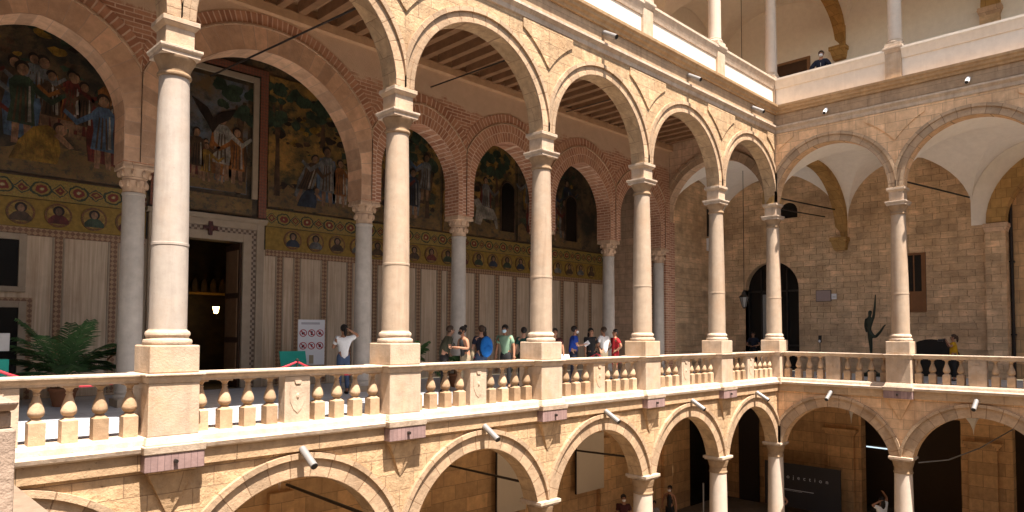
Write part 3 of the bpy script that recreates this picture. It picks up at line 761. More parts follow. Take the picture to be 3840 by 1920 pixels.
fig(m, -20.55, 5.15, 1.55, 'ochre', kneel=True); fig(m, -19.35, 5.2, 1.75, 'blue', 'red', arm=-1); fig(m, -20.95, 5.5, 1.8, 'green', 'blue')
for q, (fx, fz, r, cp) in enumerate(((-20.4,5.9,'brown','red'),(-20.0,6.0,'red','brown'),(-19.75,5.8,'brown','red'),(-21.6,5.4,'red','ochre'),(-20.75,6.2,'grey',None),(-22.2,5.4,'blue','brown'))): fig(m, fx, fz, 1.35, r, cp, y=MY-.055)
clumps(m,-22.8,-18.85,6.9,8.2,14,1); crowd(m,-22.4,-19.2,5.7,6.1,6,2,1.45,1.7); clumps(m,-22.8,-18.85,4.95,5.4,16,3)
m = mural(-17.72, -15.86, 5.1, 8.1, 'framed mosaic picture above the portal with bird and seated figures', 'mural_sky')
fig(m, -16.55, 5.4, 1.75, 'white', 'orange', arm=1); fig(m, -17.2, 5.35, 1.3, 'brown', 'red'); fig(m, -16.95, 5.3, 1.0, 'ochre'); fig(m, -16.15, 5.35, 1.5, 'orange', 'brown', arm=-1)
tree(m, -16.05, 5.6, 2.0); clumps(m,-17.7,-15.9,5.15,6.2,14,4); crowd(m,-17.5,-16.1,5.3,5.6,4,5,.8,1.1)
obj('painted_bird', MB().prism([(-17.35,7.45),(-16.95,7.25),(-16.8,7.0),(-16.6,7.2),(-16.2,7.35),(-16.35,7.05),(-16.65,6.85),(-16.8,6.6),(-16.95,6.85),(-17.2,7.2)], MY-.075, MY-.04), M['t_hair'], m, Vector(m.location))
fr = MB()
for a, b, c, d in ((-17.99,-17.83,5.0,8.36),(-15.73,-15.57,5.0,8.36),(-17.83,-15.73,8.2,8.36)): fr.box(a,b,MY-.11,MY-.045,c,d)
obj('frame', fr, M['frame'], m, Vector(m.location), .01)
fr = MB()
for a, b, c, d in ((-18.28,-18.04,4.5,8.62),(-15.52,-15.30,4.5,8.62),(-18.04,-15.52,8.42,8.62)): fr.box(a,b,MY-.07,MY-.045,c,d)
obj('border', fr, M['inlay3'], m, Vector(m.location))
obj('inscription_band', MB().box(-17.8,-15.7,MY-.06,MY-.045,4.52,4.99), M['mural_ground'], m, Vector(m.location))
m = mural(-15.26, -12.5, 4.86, 8.55, 'mosaic scene right of the portal, pale armoured figures under a gold sky', 'mural_gold')
fig(m, -13.45, 5.1, 1.75, 'grey', 'blue', arm=-1); fig(m, -14.3, 5.15, 1.4, 'brown', 'grey', lean=.35); fig(m, -14.0, 5.0, 1.0, 'darkblue', kneel=True); fig(m, -13.0, 5.15, 1.4, 'orange', 'white')
tree(m, -15.0, 5.2, 2.7); tree(m, -13.6, 6.8, 1.1); clumps(m,-15.2,-12.6,6.4,8.4,20,6); clumps(m,-15.2,-12.6,4.9,5.6,16,7)
m = mural(-12.4, -9.15, 4.86, 8.4, 'mosaic scene in the pointed arch behind the second sunlit column', 'mural_gold')
fig(m, -11.0, 5.2, 1.7, 'red', 'brown'); fig(m, -10.3, 5.15, 1.6, 'darkblue', 'grey', arm=-1); fig(m, -11.8, 5.2, 1.5, 'brown'); tree(m, -9.7, 5.2, 2.2); clumps(m,-12.3,-9.3,5.0,8.0,34,9); crowd(m,-12.1,-9.5,5.3,6.0,4,10,1.3,1.7)
m = mural(-9.0, -5.55, 4.86, 8.4, 'mosaic scene in the middle pointed arch, white animal and hunters', 'mural_gold')
off = Vector(m.location)
obj('painted_animal', MB().prism([(-7.6,5.3),(-7.5,5.85),(-7.7,6.1),(-7.4,6.2),(-7.2,5.95),(-6.7,5.9),(-6.5,5.6),(-6.45,5.2),(-6.55,5.2),(-6.65,5.5),(-7.2,5.5),(-7.3,5.25)], MY-.075, MY-.04), M['t_white'], m, off)
fig(m, -7.05, 5.6, 1.4, 'grey', 'red'); fig(m, -8.0, 5.2, 1.4, 'brown'); tree(m, -8.4, 5.3, 2.3); clumps(m,-8.9,-5.7,5.0,8.0,34,11); tree(m,-6.5,6.0,1.6)
m = mural(-5.4, -1.6, 4.86, 8.4, 'mosaic scene in the farthest pointed arch with pale standing figures', 'mural_dark')
for fx, r, cp in ((-4.6,'white','red'),(-4.0,'grey','brown'),(-3.4,'red',None),(-2.7,'brown','grey')): fig(m, fx, 5.1, 1.7, r, cp)
clumps(m,-5.3,-1.8,5.0,8.0,34,12); crowd(m,-5.1,-2.4,5.5,6.2,4,13,1.3,1.6)
def arched(w, h, x, z): return [(x-w,z),(x+w,z)] + [(x + w*math.cos(PI*k/10), z + h + w*math.sin(PI*k/10)) for k in range(11)]
for x, l in ((-5.95,'narrow dark arched window beside the white animal mosaic'), (-2.3,'narrow dark arched window in the farthest mosaic')):
    t = thing('window', l, 'window', (x, MY-.06, 5.1))
    obj('pane', MB().prism([(a-x, b-5.1) for a, b in arched(.33,1.5,x,5.15)], -.02, .0), M['dark'], t)
    pr = [(-.33,.05)] + [(-.33*math.cos(PI*k/10), 1.55 + .33*math.sin(PI*k/10)) for k in range(11)] + [(.33,.05)]
    obj('frame', ring(pr, [(0,.06,-.03)], back=0), M['t_brown'], t)

# portal
t = thing('portal', 'tall marble framed doorway of the chapel with a small cross on its lintel', 'doorway', (-16.82, MY, FLOOR))
o = (-16.82, MY, FLOOR)
def pframe(a0, a1, zt0, zt1, y, b0, b1):
    f = MB(); f.box(a0, a1, y, MY-.001, FLOOR, zt1); f.box(b0, b1, y, MY-.001, FLOOR, zt1); f.box(a1, b0, y, MY-.001, zt0, zt1); return f
obj('inner_frame', pframe(-17.95,-17.72,3.80,4.02,MY-.09,-15.93,-15.70), M['frame'], t, o, .01)
obj('check_strip', pframe(-18.08,-17.951,4.021,4.15,MY-.07,-15.699,-15.57), M['inlay2'], t, o)
obj('outer_frame', pframe(-18.30,-18.081,4.151,4.33,MY-.11,-15.569,-15.36), M['frame'], t, o, .01)
obj('cap_moulding', MB().strip(-18.36,-15.30,[(MY-.001,4.331),(MY-.12,4.331),(MY-.2,4.40),(MY-.2,4.45),(MY-.001,4.47)]), M['frame'], t, o)
cr = MB(); cr.prism([(-16.86,3.9),(-16.78,3.9),(-16.76,4.06),(-16.64,4.04),(-16.64,4.14),(-16.76,4.13),(-16.77,4.26),(-16.87,4.26),(-16.88,4.13),(-17.0,4.14),(-17.0,4.04),(-16.88,4.06)], MY-.14, MY-.07)
obj('cross', cr, M['t_red'], t, o)
lf = obj('door', MB().box(-15.97,-15.905,MY+.03,MY+.95,FLOOR+.01,3.79), M['doorwood'], t, o, .01)
pn = MB()
for z0, z1 in ((.1,1.1),(1.25,2.3),(2.45,3.6)): pn.box(-15.99,-15.968,MY+.12,MY+.85,z0,z1)
obj('door_panel', pn, M['wood'], lf, o)
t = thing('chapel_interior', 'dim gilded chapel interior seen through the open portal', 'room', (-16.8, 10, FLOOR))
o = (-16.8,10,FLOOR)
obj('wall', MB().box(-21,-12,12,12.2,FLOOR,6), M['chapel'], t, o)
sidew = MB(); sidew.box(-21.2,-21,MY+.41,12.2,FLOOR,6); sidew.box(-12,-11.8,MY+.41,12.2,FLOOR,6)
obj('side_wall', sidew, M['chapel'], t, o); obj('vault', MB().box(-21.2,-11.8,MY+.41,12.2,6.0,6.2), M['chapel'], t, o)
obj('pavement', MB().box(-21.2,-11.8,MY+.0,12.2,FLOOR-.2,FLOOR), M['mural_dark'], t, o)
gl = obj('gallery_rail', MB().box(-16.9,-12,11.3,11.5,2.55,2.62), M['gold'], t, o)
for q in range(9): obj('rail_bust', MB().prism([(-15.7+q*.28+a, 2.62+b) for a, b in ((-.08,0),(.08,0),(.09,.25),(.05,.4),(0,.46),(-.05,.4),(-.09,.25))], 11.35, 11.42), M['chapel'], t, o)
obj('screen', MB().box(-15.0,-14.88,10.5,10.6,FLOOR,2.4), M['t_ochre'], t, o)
t = thing('wall_lamp', 'small glowing lamp inside the chapel doorway', 'lamp', (-15.42, 10.4, 2.05))
obj('shade', MB().lathe([(.05,-.10),(.10,.10)], n=14, caps=False), plain('glowing_shade', (.9,.6,.3), .6, emit=(1.,.55,.18), emit_s=6.), t)
obj('lamp_bracket', MB().tube([(0,0,-.1),(0,.05,-.25),(.15,.15,-.25)], .012, 6), M['iron'], t)
# left window and side door of the mosaic wall
def opening(name, lab, cat, x0, x1, z0, z1, pane):
    t = thing(name, lab, cat, ((x0+x1)/2, MY-.0, z0)); o = ((x0+x1)/2, MY, z0)
    obj('pane' if name == 'window' else 'door_leaf', MB().box(x0, x1, MY-.03, MY-.001, z0, z1), pane, t, o)
    f = MB(); f.box(x0-.14,x0,MY-.08,MY-.001,z0,z1+.14); f.box(x1,x1+.14,MY-.08,MY-.001,z0,z1+.14); f.box(x0,x1,MY-.08,MY-.001,z1,z1+.14)
    if name == 'window': f.box(x0-.14,x1+.14,MY-.09,MY-.001,z0-.12,z0-.001)
    obj('frame', f, M['frame'], t, o, .008); return t
opening('window', 'dark window in a marble frame above the side door at the left edge', 'window', -22.2, -20.9, 2.36, 3.38, M['dark'])
t = opening('side_door', 'dark side door in a stepped marble frame at the left edge', 'door', -22.2, -20.87, FLOOR, 1.90, M['dark'])
o = (-21.535, MY, FLOOR)
f = MB(); f.box(-20.728,-20.62,MY-.05,MY-.001,FLOOR,2.12); f.box(-22.36,-20.729,MY-.05,MY-.001,2.042,2.12)
obj('inlay_frame', f, M['inlay'], t, o)

# portico ceiling behind the brick arcade and end walls
t = thing('portico_ceiling', 'dark timber ceiling between brick arcade and mosaics', 'ceiling', (-13,6.1,9.2))
obj('boards', MB().box(-28,-.06,4.8,MY+.4,9.2,9.3), M['wood'], t, (-13,6.1,9.2))
# ------------------------------------------------------------------ corner and right wing
t = thing('stone_wall', 'end wall closing the portico at the far end of the mosaics', 'wall', (0,6.3,FLOOR)); obj('wall', MB().box(-.05,.25,5.2,MY+.39,FLOOR,9.19), M['plaster_tan'], t, (0,6.3,FLOOR))
BX = 4.6
t = thing('stone_wall', 'rough brown ashlar back wall of the right gallery', 'wall', (BX, -3, FLOOR))
o = (BX,-3,FLOOR)
w = MB(); 
w.box(BX, BX+.5, 3.35, 5.3, FLOOR, 9.2); w.box(BX, BX+.5, -5.55, 1.02, FLOOR, 9.2)
dpr = semi(2.185, 1.165, 3.31, 3.31, 20)
# door bay: wall above the arch
wa = MB()
for (ya, za), (yb, zb) in zip(dpr, dpr[1:]):
    wa.face([(BX,ya,za),(BX,yb,zb),(BX,yb,9.2),(BX,ya,9.2)]); wa.face([(BX,ya,za),(BX+.5,ya,za),(BX+.5,yb,zb),(BX,yb,zb)])
for yy in (1.02, 3.35): wa.face([(BX,yy,FLOOR),(BX+.5,yy,FLOOR),(BX+.5,yy,3.31),(BX,yy,3.31)])
w.v += []; base_i = len(w.v)
for f_, u_, s_ in zip(wa.f, wa.uv, wa.s): w.f.append(tuple(base_i + q for q in f_)); w.uv.append(u_); w.s.append(s_)
w.v += wa.v
obj('wall', w, M['back'], t, o)
lw = MB(); lw.box(BX-.0,BX+.9,-16,-5.551,FLOOR,9.2)
t2 = thing('stone_wall', 'recessed tan wall inside the blind arch at the right edge', 'wall', (BX+.9, -10, FLOOR))
obj('wall', MB().box(BX+.45,BX+.9,-16,-5.56,FLOOR,9.2), M['ochrewall'], t2, (BX+.9,-10,FLOOR))
# blind arch with pilaster at the right edge
t = thing('wall_arch', 'stone arch on a pilaster against the back wall at the right edge', 'arch', (BX, -7.5, FLOOR))
o2 = (BX,-7.5,FLOOR); t.rotation_euler = (0,0,-PI/2)
# local x = -Y world, local y = X world
def rloc(mb): return mb
pl = MB().box(-1.98,-1.40,-.26,.44,0,5.25); 
obj('pilaster', pl, M['back'], t)
WA = t
cp = MB().box(-2.03,-1.33,-.32,.44,5.251,5.33); cp.frustum((-1.98,-1.40,-.27,.44),5.05,(-2.05,-1.32,-.34,.44),5.25)
obj('pilaster_cap', cp, M['plaster_tan'], t)
ap = semi(.55, 1.95, 5.36, 5.36, 24)
obj('arch_ring', ring(ap, [(0,.55,-.25)], back=.44), M['rib'], t)
obj('arch_infill', arch_wall([semi(.55,2.5,5.36,5.36,24)], -2.42, 3.1, 5.34, 9.25, -.02, .44), M['plaster'], t)
t = thing('drainpipe', 'dark drainpipe on the wall at the right edge', 'pipe', (BX+.3,-6.17,FLOOR))
obj('pipe', MB().tube([(0,0,0),(0,0,9)], .055, 10), M['iron'], t)
cl = MB()
for z in (1.5,4.,6.5): cl.box(-.07,.16,-.075,.075,z,z+.05)
obj('clamp', cl, M['iron'], t)
# wall continuing the arcade line in the corner bay
t = thing('stone_wall', 'rough stone and brick wall of the corner bay behind the far columns', 'wall', (2.3, 4.62, FLOOR))
o2 = (2.3,4.62,FLOOR)
obj('wall', MB().box(.55,BX,4.62,5.2,FLOOR,9.2), M['back'], t, o2)
obj('brick_pier', MB().box(-.1,.55,4.35,5.2,FLOOR,5.9), M['brick'], t, o2)
obj('upper_pier', MB().box(-.058,.55,4.45,5.2,5.9,9.2), M['plaster_tan'], t, o2)
obj('slot', MB().box(3.6,3.85,4.60,4.62,5.7,6.9), M['black'], t, o2)
tag(obj('junction_box', MB().box(3.55,3.85,4.50,4.618,5.05,5.6), M['white'], None, (0,0,0), .01), 'white box fixed on the rough wall of the corner bay', 'box')
# corner arch at x=0 from pier to corner column
t = thing('corner_arch', 'plain round stone arch across the end of the left gallery', 'arch', (0, 2.3, 5.9), PI/2)
# local x = +Y world, local -y = +X world
ca = semi(0, 2.05, 6.0, 6.0, 26)
obj('wall', arch_wall([ca], -2.1, 2.3, 5.92, 9.19, -.45, .02).__class__() if False else arch_wall([ca], -2.1, 2.3, 5.92, 9.19, -.45, .02), M['plaster_tan'], t, (0,0,5.9))
obj('archivolt', ring(ca, [(0,.2,.05),(.2,.34,.09)], -2.1, 2.24, .019), M['vouss'], t, (0,0,5.9))

def groin(P, zs, H, n=24):
    t = MB(); q = [.5 - .5*math.cos(PI*i/n) for i in range(n+1)]; sn = [math.sin(PI*i/n) for i in range(n+1)]
    t.v = [(*P(q[i], q[j]), zs + H*max(sn[i], sn[j])) for i in range(n+1) for j in range(n+1)]
    for i in range(n):
        for j in range(n):
            a, b, c, d = i*(n+1)+j, i*(n+1)+j+1, (i+1)*(n+1)+j+1, (i+1)*(n+1)+j
            fs = [(a,b,c),(a,c,d)] if i == j else [(a,b,d),(b,c,d)] if i + j == n-1 else [(a,b,c,d)]
            for f in fs: t.f.append(f); t.uv.append(None); t.s.append(True)
    return t
def vault(y0, y1, yb0, yb1, x0, x1, zs, H, label, gr, n=22, Hx=None):
    """groin vault; front edge at x0 from y0..y1, back edge at x1 from yb0..yb1"""
    def P(a, b):
        ya = y0 + (yb0 - y0)*b; yb = y1 + (yb1 - y1)*b
        return (x0 + (x1 - x0)*b, ya + (yb - ya)*a)
    t = groin(P, zs, H)
    return tag(obj('plaster_vault', t, M['plaster'], None, (0,0,0)), label, 'vault', gr)
vault(0, -S, -.95, -5.1, .2, BX-.002, 5.85, 2.15, 'white groin vault in the arch beside the bronze figure', 'white plaster vaults')
vault(-S, -2*S, -5.1, -9.2, .2, BX-.002, 5.85, 2.15, 'white groin vault in the big arch at the right edge', 'white plaster vaults')
vault(-2*S, -3*S, -9.2, -13.2, .2, BX-.002, 5.85, 2.15, 'white groin vault beyond the right edge', 'white plaster vaults')
vault(4.6, 0, 4.6, -.6, .46, BX-.002, 6.0, 2.1, 'white vault of the corner bay behind the far arch', 'white plaster vaults')
def rib(x0, y0, x1, y1, zs0, zs1, zc, w, th, label, mat, corbel=True):
    t = thing('stone_rib', label, 'arch rib', (x1, y1, zs1)); off = (x1, y1, zs1)
    d = Vector((x1-x0, y1-y0, 0)); L_ = d.length; d.normalize(); nrm = Vector((-d.y, d.x, 0)); rows = []; uvs = []
    for i in range(33):
        a = PI*i/32; s = .5 - .5*math.cos(a); zb = zs0 if a < PI/2 else zs1
        z = zb + (zc - zb)*math.sin(a); c = Vector((x0, y0, 0)) + d*(L_*s)
        c2 = Vector((x0, y0, 0)) + d*(L_/2 + (L_*(s-.5))*1.0*(1 + 2*th/L_)); z2 = zb + (zc - zb + th)*math.sin(a)
        rows.append([c + nrm*w/2 + Vector((0,0,z)), c - nrm*w/2 + Vector((0,0,z)), c2 - nrm*w/2 + Vector((0,0,z2)), c2 + nrm*w/2 + Vector((0,0,z2))])
    mb = MB(); mb.grid(rows, False, True); obj('arch', mb, mat, t, off)
    if corbel:
        cb = MB(); zz = zs1
        cb.box(x1-.42, x1+.02, y1-.32, y1+.32, zz-.16, zz-.002); cb.frustum((x1-.22,x1+.02,y1-.22,y1+.22), zz-.50, (x1-.38,x1+.02,y1-.28,y1+.28), zz-.161)
        obj('corbel', cb, mat, t, off, .015)
    return t
rib(.22, .0, BX, -.70, 6.0, 5.22, 7.85, .46, .45, 'ochre stone rib across the right gallery beside the corner', M['rib'])
# door
t = thing('arched_door', 'dark arched doorway with iron and glass leaves in the back wall', 'door', (BX+.3, 2.185, FLOOR))
o2 = (BX+.3, 2.185, FLOOR)
pz = [(BX+.34, y, z) for y, z in [(1.02,FLOOR)] + [(2*2.185-y, z) for y, z in dpr[::-1]][::-1] + [(3.35,FLOOR)]]
mb = MB(); mb.face([(BX+.34,3.35,FLOOR)] + [(BX+.34, y, z) for y, z in dpr[::-1]] + [(BX+.34,1.02,FLOOR)]); obj('backing', mb, M['dark'], t, o2)
fr = MB()
for y in (1.05,1.62,2.18,2.75,3.31): fr.box(BX+.26,BX+.33,y-.03,y+.03,FLOOR,3.35 if y in (1.05,3.31) else 4.2)
for z in (.0,.9,3.2): fr.box(BX+.262,BX+.328,1.03,3.34,z,z+.07)
obj('frame', fr, M['iron'], t, o2)
obj('door_glass', MB().box(BX+.28,BX+.3,2.45,2.7,.9,3.1), M['glassy'], t, o2)
for nm, y, z0, z1 in (('handle',2.12,.95,1.15),('handle',2.24,.95,1.15)): obj(nm, MB().box(BX+.22,BX+.26,y-.015,y+.015,z0,z1), M['steel'], t, o2)
# lunette
t = thing('lunette_window', 'small black half-round opening high in the back wall', 'window', (BX-.001, 1.38, 6.25))
mb = MB().prism([(-.36,0),(.36,0)] + [(.36*math.cos(PI*k/12), .28+.36*math.sin(PI*k/12)) for k in range(13)], -.02, .0); t.rotation_euler = (0,0,-PI/2)
obj('opening', mb, M['dark'], t)
pr = [(-.36,0),(-.36,.2)] + [(-.36*math.cos(PI*k/12), .28+.36*math.sin(PI*k/12)) for k in range(13)] + [(.36,.2),(.36,0)]
obj('stone_surround', ring(pr, [(0,.1,-.03)], back=0), M['back'], t)
t = thing('window', 'tall dark window with a brown wooden frame right of the bronze figure', 'window', (BX, -3.28, 2.24), -PI/2)
obj('pane', MB().box(-.28,.22,-.02,-.001,.05,2.1), M['dark'], t)
fr = MB(); fr.box(-.36,-.281,-.05,0,0,2.18); fr.box(.221,.36,-.05,0,0,2.18); fr.box(-.28,.22,-.05,0,2.101,2.18); fr.box(-.28,.22,-.05,0,0,.05); fr.box(-.28,.22,-.03,-.021,.7,.76); fr.box(-.05,-.01,-.03,-.021,.76,2.1)
obj('frame', fr, M['win_wood'], t); obj('shutter', MB().box(-.28,.22,-.035,-.022,.05,.7), M['win_wood'], t)
t = thing('plaque', 'mauve rectangular wall plaque left of the bronze figure', 'plaque', (BX, .02, 2.74), -PI/2)
obj('plate', MB().box(-.28,.28,-.03,-.001,0,.42), plain('mauve_plate', (.34,.26,.24), .5), t); obj('rim', MB().box(-.30,.30,-.018,-.0015,-.02,.44), M['iron'], t)
t = thing('plaque', 'small white square notice beside the mauve plaque', 'plaque', (BX, -.39, 2.80), -PI/2)
obj('plate', MB().box(-.10,.10,-.03,-.001,0,.22), M['white'], t); obj('text_lines', MB().box(-.06,.06,-.032,-.0305,.08,.10), M['steel'], t)
t = thing('niche', 'low dark arched recess in the back wall behind the visitor in yellow', 'recess', (BX, -3.76, FLOOR), -PI/2)
obj('recess', MB().prism([(-.95,0),(.95,0)] + [(.95*math.cos(PI*k/16), .55+.80*math.sin(PI*k/16)) for k in range(17)], -.02, .0), M['black'], t)
pr = [(-.95,0),(-.95,.4)] + [(-.95*math.cos(PI*k/16), .55+.80*math.sin(PI*k/16)) for k in range(17)] + [(.95,.4),(.95,0)]
obj('stone_surround', ring(pr, [(0,.22,-.03)], back=0), M['back'], t)
# tie rods
def rod(a, b, label, r=.018):
    a = Vector(a); b = Vector(b)
    m = obj('tie_rod', MB().tube([a-a, b-a], r, 8), M['iron'], None); m.location = a
    return tag(m, label, 'tie rod', 'iron tie rods')
rod((.2,.12,6.35),(BX,-.55,6.35),'upper of the two iron tie rods beside the ochre rib',.028); rod((.2,.3,6.0),(BX-.2,-.15,6.1),'lower of the two iron tie rods beside the ochre rib',.022)
rod((.2,-4.2,6.25),(BX,-5.05,6.25),'iron tie rod under the big white vault on the right',.03)
rod((-18.15,4.2,6.9),(-17.08,.2,7.42),'long tie rod crossing in front of the big stone-ringed arch',.02)
rod((-12.15,4.2,8.2),(-13.14,.2,7.57),'tie rod under the beams in the second open arch',.02); rod((-6.48,4.2,8.8),(-9.1,.2,7.68),'tie rod under the beams in the third open arch',.016)
rod((-16.1,4.4,-2.15),(-16.7,.2,-1.95),'tie rod in the lower arch under the woman in white',.035); rod((-11.2,4.4,-2.35),(-12.6,.2,-1.95),'tie rod in the lower arch under the blue backpack',.03); rod((-7.0,4.4,-2.3),(-8.2,.2,-1.95),'tie rod in the lower arch under the blue shirt',.03)
# ------------------------------------------------------------------ lower galleries
t = thing('stone_wall', 'ochre stone back wall of the ground gallery on the left', 'wall', (-13,4.5,GROUND))
o2 = (-13,4.5,GROUND)
obj('wall', MB().box(-30,5.1,4.5,5.,GROUND,-.345), M['ochrewall'], t, o2)
for x in (-24.36,-20.3,-16.24,-12.18,-8.12,-4.06,0.0): obj('pilaster', MB().box(x-.3,x+.3,4.34,4.499,GROUND,-2.3), M['ochrewall'], t, o2)
def screen(x0, x1, z0, z1, l):
    t = thing('white_screen', l, 'panel', ((x0+x1)/2,4.3,z0))
    obj('sheet', MB().box((x0-x1)/2,(x1-x0)/2,-.03,0,0,z1-z0), M['cream'], t)
    obj('batten', MB().box((x0-x1)/2-.03,(x0-x1)/2,-.04,.02,0,z1-z0), M['iron'], t)
screen(-9.45,-8.2,-4.05,-2.05,'white hanging panel in the lower arch below the blue backpack'); screen(-5.75,-4.25,-4.0,-2.05,'white hanging panel in the lower arch below the blue shirt')
screen(-13.6,-12.4,-5.2,-1.9,'pale panel at the left of the lower arch below the blue backpack')
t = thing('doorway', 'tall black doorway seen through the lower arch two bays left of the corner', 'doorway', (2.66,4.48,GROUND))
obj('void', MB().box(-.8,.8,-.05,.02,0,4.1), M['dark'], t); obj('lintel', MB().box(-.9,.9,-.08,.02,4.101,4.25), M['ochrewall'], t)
def lvault(x0, x1, label):
    mb = groin(lambda a, b: (x0 + (x1-x0)*a, .22 + 4.27*b), -2.30, 1.75); tag(obj('plaster_vault', mb, M['plaster'], None, (0,0,0)), label, 'vault', 'white plaster vaults')
for k, l in ((6,'lower vault at the left edge'),(5,'lower vault under the white notice board'),(4,'lower vault under the blue backpack'),(3,'lower vault under the blue shirt'),(2,'lower vault two bays left of the corner'),(1,'lower vault just left of the corner')):
    lvault(-k*S+.01, -(k-1)*S-.01, 'white '+l)
vault(0,-S,-.95,-5.0,.22,BX-.002,-2.10,1.6,'white lower vault just right of the corner','white plaster vaults'); vault(-S,-2*S,-5.0,-9.1,.22,BX-.002,-2.10,1.6,'white lower vault at the right edge','white plaster vaults')
vault(4.5,0,4.5,-.95,.05,BX-.002,-1.35,.9,'white lower vault of the corner bay','white plaster vaults')
t = thing('stone_wall', 'ochre back wall with pilasters in the ground gallery on the right', 'wall', (BX,-3,GROUND)); o2 = (BX,-3,GROUND)
w = MB()
for a, b in ((-1.30,4.49),(-6.1,-4.6),(-16,-9.5)): w.box(BX,BX+.5,a,b,GROUND,-.35)
for a, b in ((-4.6,-1.3),(-9.5,-6.1)): w.box(BX+.001,BX+.5,a,b,-1.6,-.35)
obj('wall', w, M['ochrewall'], t, o2)
for y0, y1 in ((-1.33,.15),(-5.95,-4.6)):
    pl = MB(); pl.box(BX-.18,BX-.001,y0+.25,y1-.25,GROUND,-2.5); pl.box(BX-.22,BX-.001,y0+.2,y1-.2,-2.5,-2.42); pl.box(BX-.32,BX-.001,y0+.1,y1-.1,-2.36,-2.26); pl.box(BX-.26,BX-.001,y0+.15,y1-.15,-2.42,-2.36)
    obj('pilaster', pl, M['ochrewall'], t, o2, .01)
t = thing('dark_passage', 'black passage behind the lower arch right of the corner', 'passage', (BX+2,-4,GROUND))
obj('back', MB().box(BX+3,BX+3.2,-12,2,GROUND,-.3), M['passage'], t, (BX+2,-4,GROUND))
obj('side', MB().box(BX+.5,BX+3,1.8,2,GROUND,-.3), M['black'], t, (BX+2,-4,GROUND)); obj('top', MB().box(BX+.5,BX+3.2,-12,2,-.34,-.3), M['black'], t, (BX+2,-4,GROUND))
t = thing('strip_lamp', 'pale horizontal light tube in the dark passage', 'lamp', (BX+1.2,-2.1,-3.05)); obj('tube', MB().tube([(0,1.0,.0),(0,-.6,-.02)], .025, 8), plain('cool_tube', (.5,.6,.65), .4, emit=(.6,.75,.85), emit_s=.5), t); obj('holder', MB().box(-.03,.03,-.62,1.02,.04,.07), M['steel'], t)
tag(obj('curtain', MB().box(4.45,4.52,2.75,3.65,GROUND,-1.0), plain('dark_brown_cloth', (.035,.026,.022), .8), None, (0,0,0)), 'tall dark hanging in the last lower arch left of the corner', 'curtain')
# exhibition board
t = thing('exhibition_board', 'dark exhibition board with widely spaced white letters behind the ground floor corner column', 'sign', (3.4, .4, GROUND), -PI/2)
obj('board', MB().box(-1.6,1.35,-.0,.06,.3,2.0), plain('anthracite_board', (.045,.04,.04), .6, var=.08), t)
obj('leg', MB().box(-1.5,-1.42,.0,.06,0,.299), M['iron'], t); obj('leg', MB().box(1.18,1.26,.0,.06,0,.299), M['iron'], t)
def letters(txt, size, x, z, parent, mat, spacing=1.0, y=-.008):
    cu = bpy.data.curves.new('lettering', 'FONT'); cu.body = txt; cu.size = size; cu.space_character = spacing; cu.extrude = .002
    ob = bpy.data.objects.new('tmp_text', cu); COL.objects.link(ob)
    bpy.context.view_layer.update(); dg_ = bpy.context.evaluated_depsgraph_get()
    me = bpy.data.meshes.new_from_object(ob.evaluated_get(dg_)); bpy.data.objects.remove(ob)
    me.transform(Matrix.Translation((x, y, z)) @ Matrix.Rotation(PI/2, 4, 'X')); me.materials.clear(); me.materials.append(mat)
    o_ = bpy.data.objects.new('lettering', me); COL.objects.link(o_); o_.parent = parent; return o_
letters('projection', .21, -1.15, 1.42, t, M['white'], 2.25)
obj('rule', MB().box(-1.1,.35,-.006,-.001,.98,1.0), M['white'], t); obj('rule', MB().box(-1.1,-.1,-.006,-.001,.94,.95), M['white'], t)
t = thing('stanchion', 'pale slim upright stand beside the dark hanging on the ground floor', 'stand', (-.4,2.6,GROUND)); obj('post', MB().tube([(0,0,0),(0,0,1.55)], .03, 8), M['steel'], t); obj('foot', MB().lathe([(.18,0),(.18,.02),(.03,.04)], n=16), M['steel'], t)
tag(obj('cable', MB().tube([(.3,-4.4,-2.55),(1.2,-5.0,-2.5),(2.4,-5.6,-2.2),(BX-.1,-6.2,-1.7)], .02, 6), M['steel'], None), 'pale cable slung across the lower arch at the right edge', 'cable')

# ------------------------------------------------------------------ upper gallery
t = thing('plaster_wall', 'white back wall of the upper gallery on the right', 'wall', (BX,-3,UPF))
obj('wall', MB().box(BX,BX+.4,-16,4.99,UPF,17.5), M['plaster'], t, (BX,-3,UPF))
t = thing('plaster_wall', 'white back wall of the upper gallery on the left', 'wall', (-13,4.6,UPF))
obj('wall', MB().box(-30,BX-.002,4.6,4.99,UPF,17.5), M['plaster'], t, (-13,4.6,UPF))
pr = semi(-3.4,1.1,11.1,11.1,20); pr = [(pr[0][0],UPF)] + pr + [(pr[-1][0],UPF)]
obj('blind_arch', ring(pr, [(0,.4,4.52)], back=4.599), M['plaster_tan'], t, (-13,4.6,UPF)); obj('arch_shade', MB().prism([(-4.49,UPF+.01),(-2.31,UPF+.01)] + [(-3.4+1.09*math.cos(PI*k/16), 11.1+1.09*math.sin(PI*k/16)) for k in range(17)], 4.57, 4.599), plain('grey_niche', (.33,.31,.28), .9), t, (-13,4.6,UPF))
for a, b, c, d, l in ((0,-S,-.95,-5.1,'white upper vault above the man in the suit'),(-S,-2*S,-5.1,-9.2,'white upper vault at the right edge'),(-2*S,-3*S,-9.2,-13.2,'white upper vault beyond the right edge')):
    vault(a,b,c,d,-.1,BX-.002,13.3,2.1,l,'white plaster vaults')
vault(4.6,.0,4.6,-.95,-.1,BX-.002,13.3,2.1,'white upper vault of the corner','white plaster vaults')
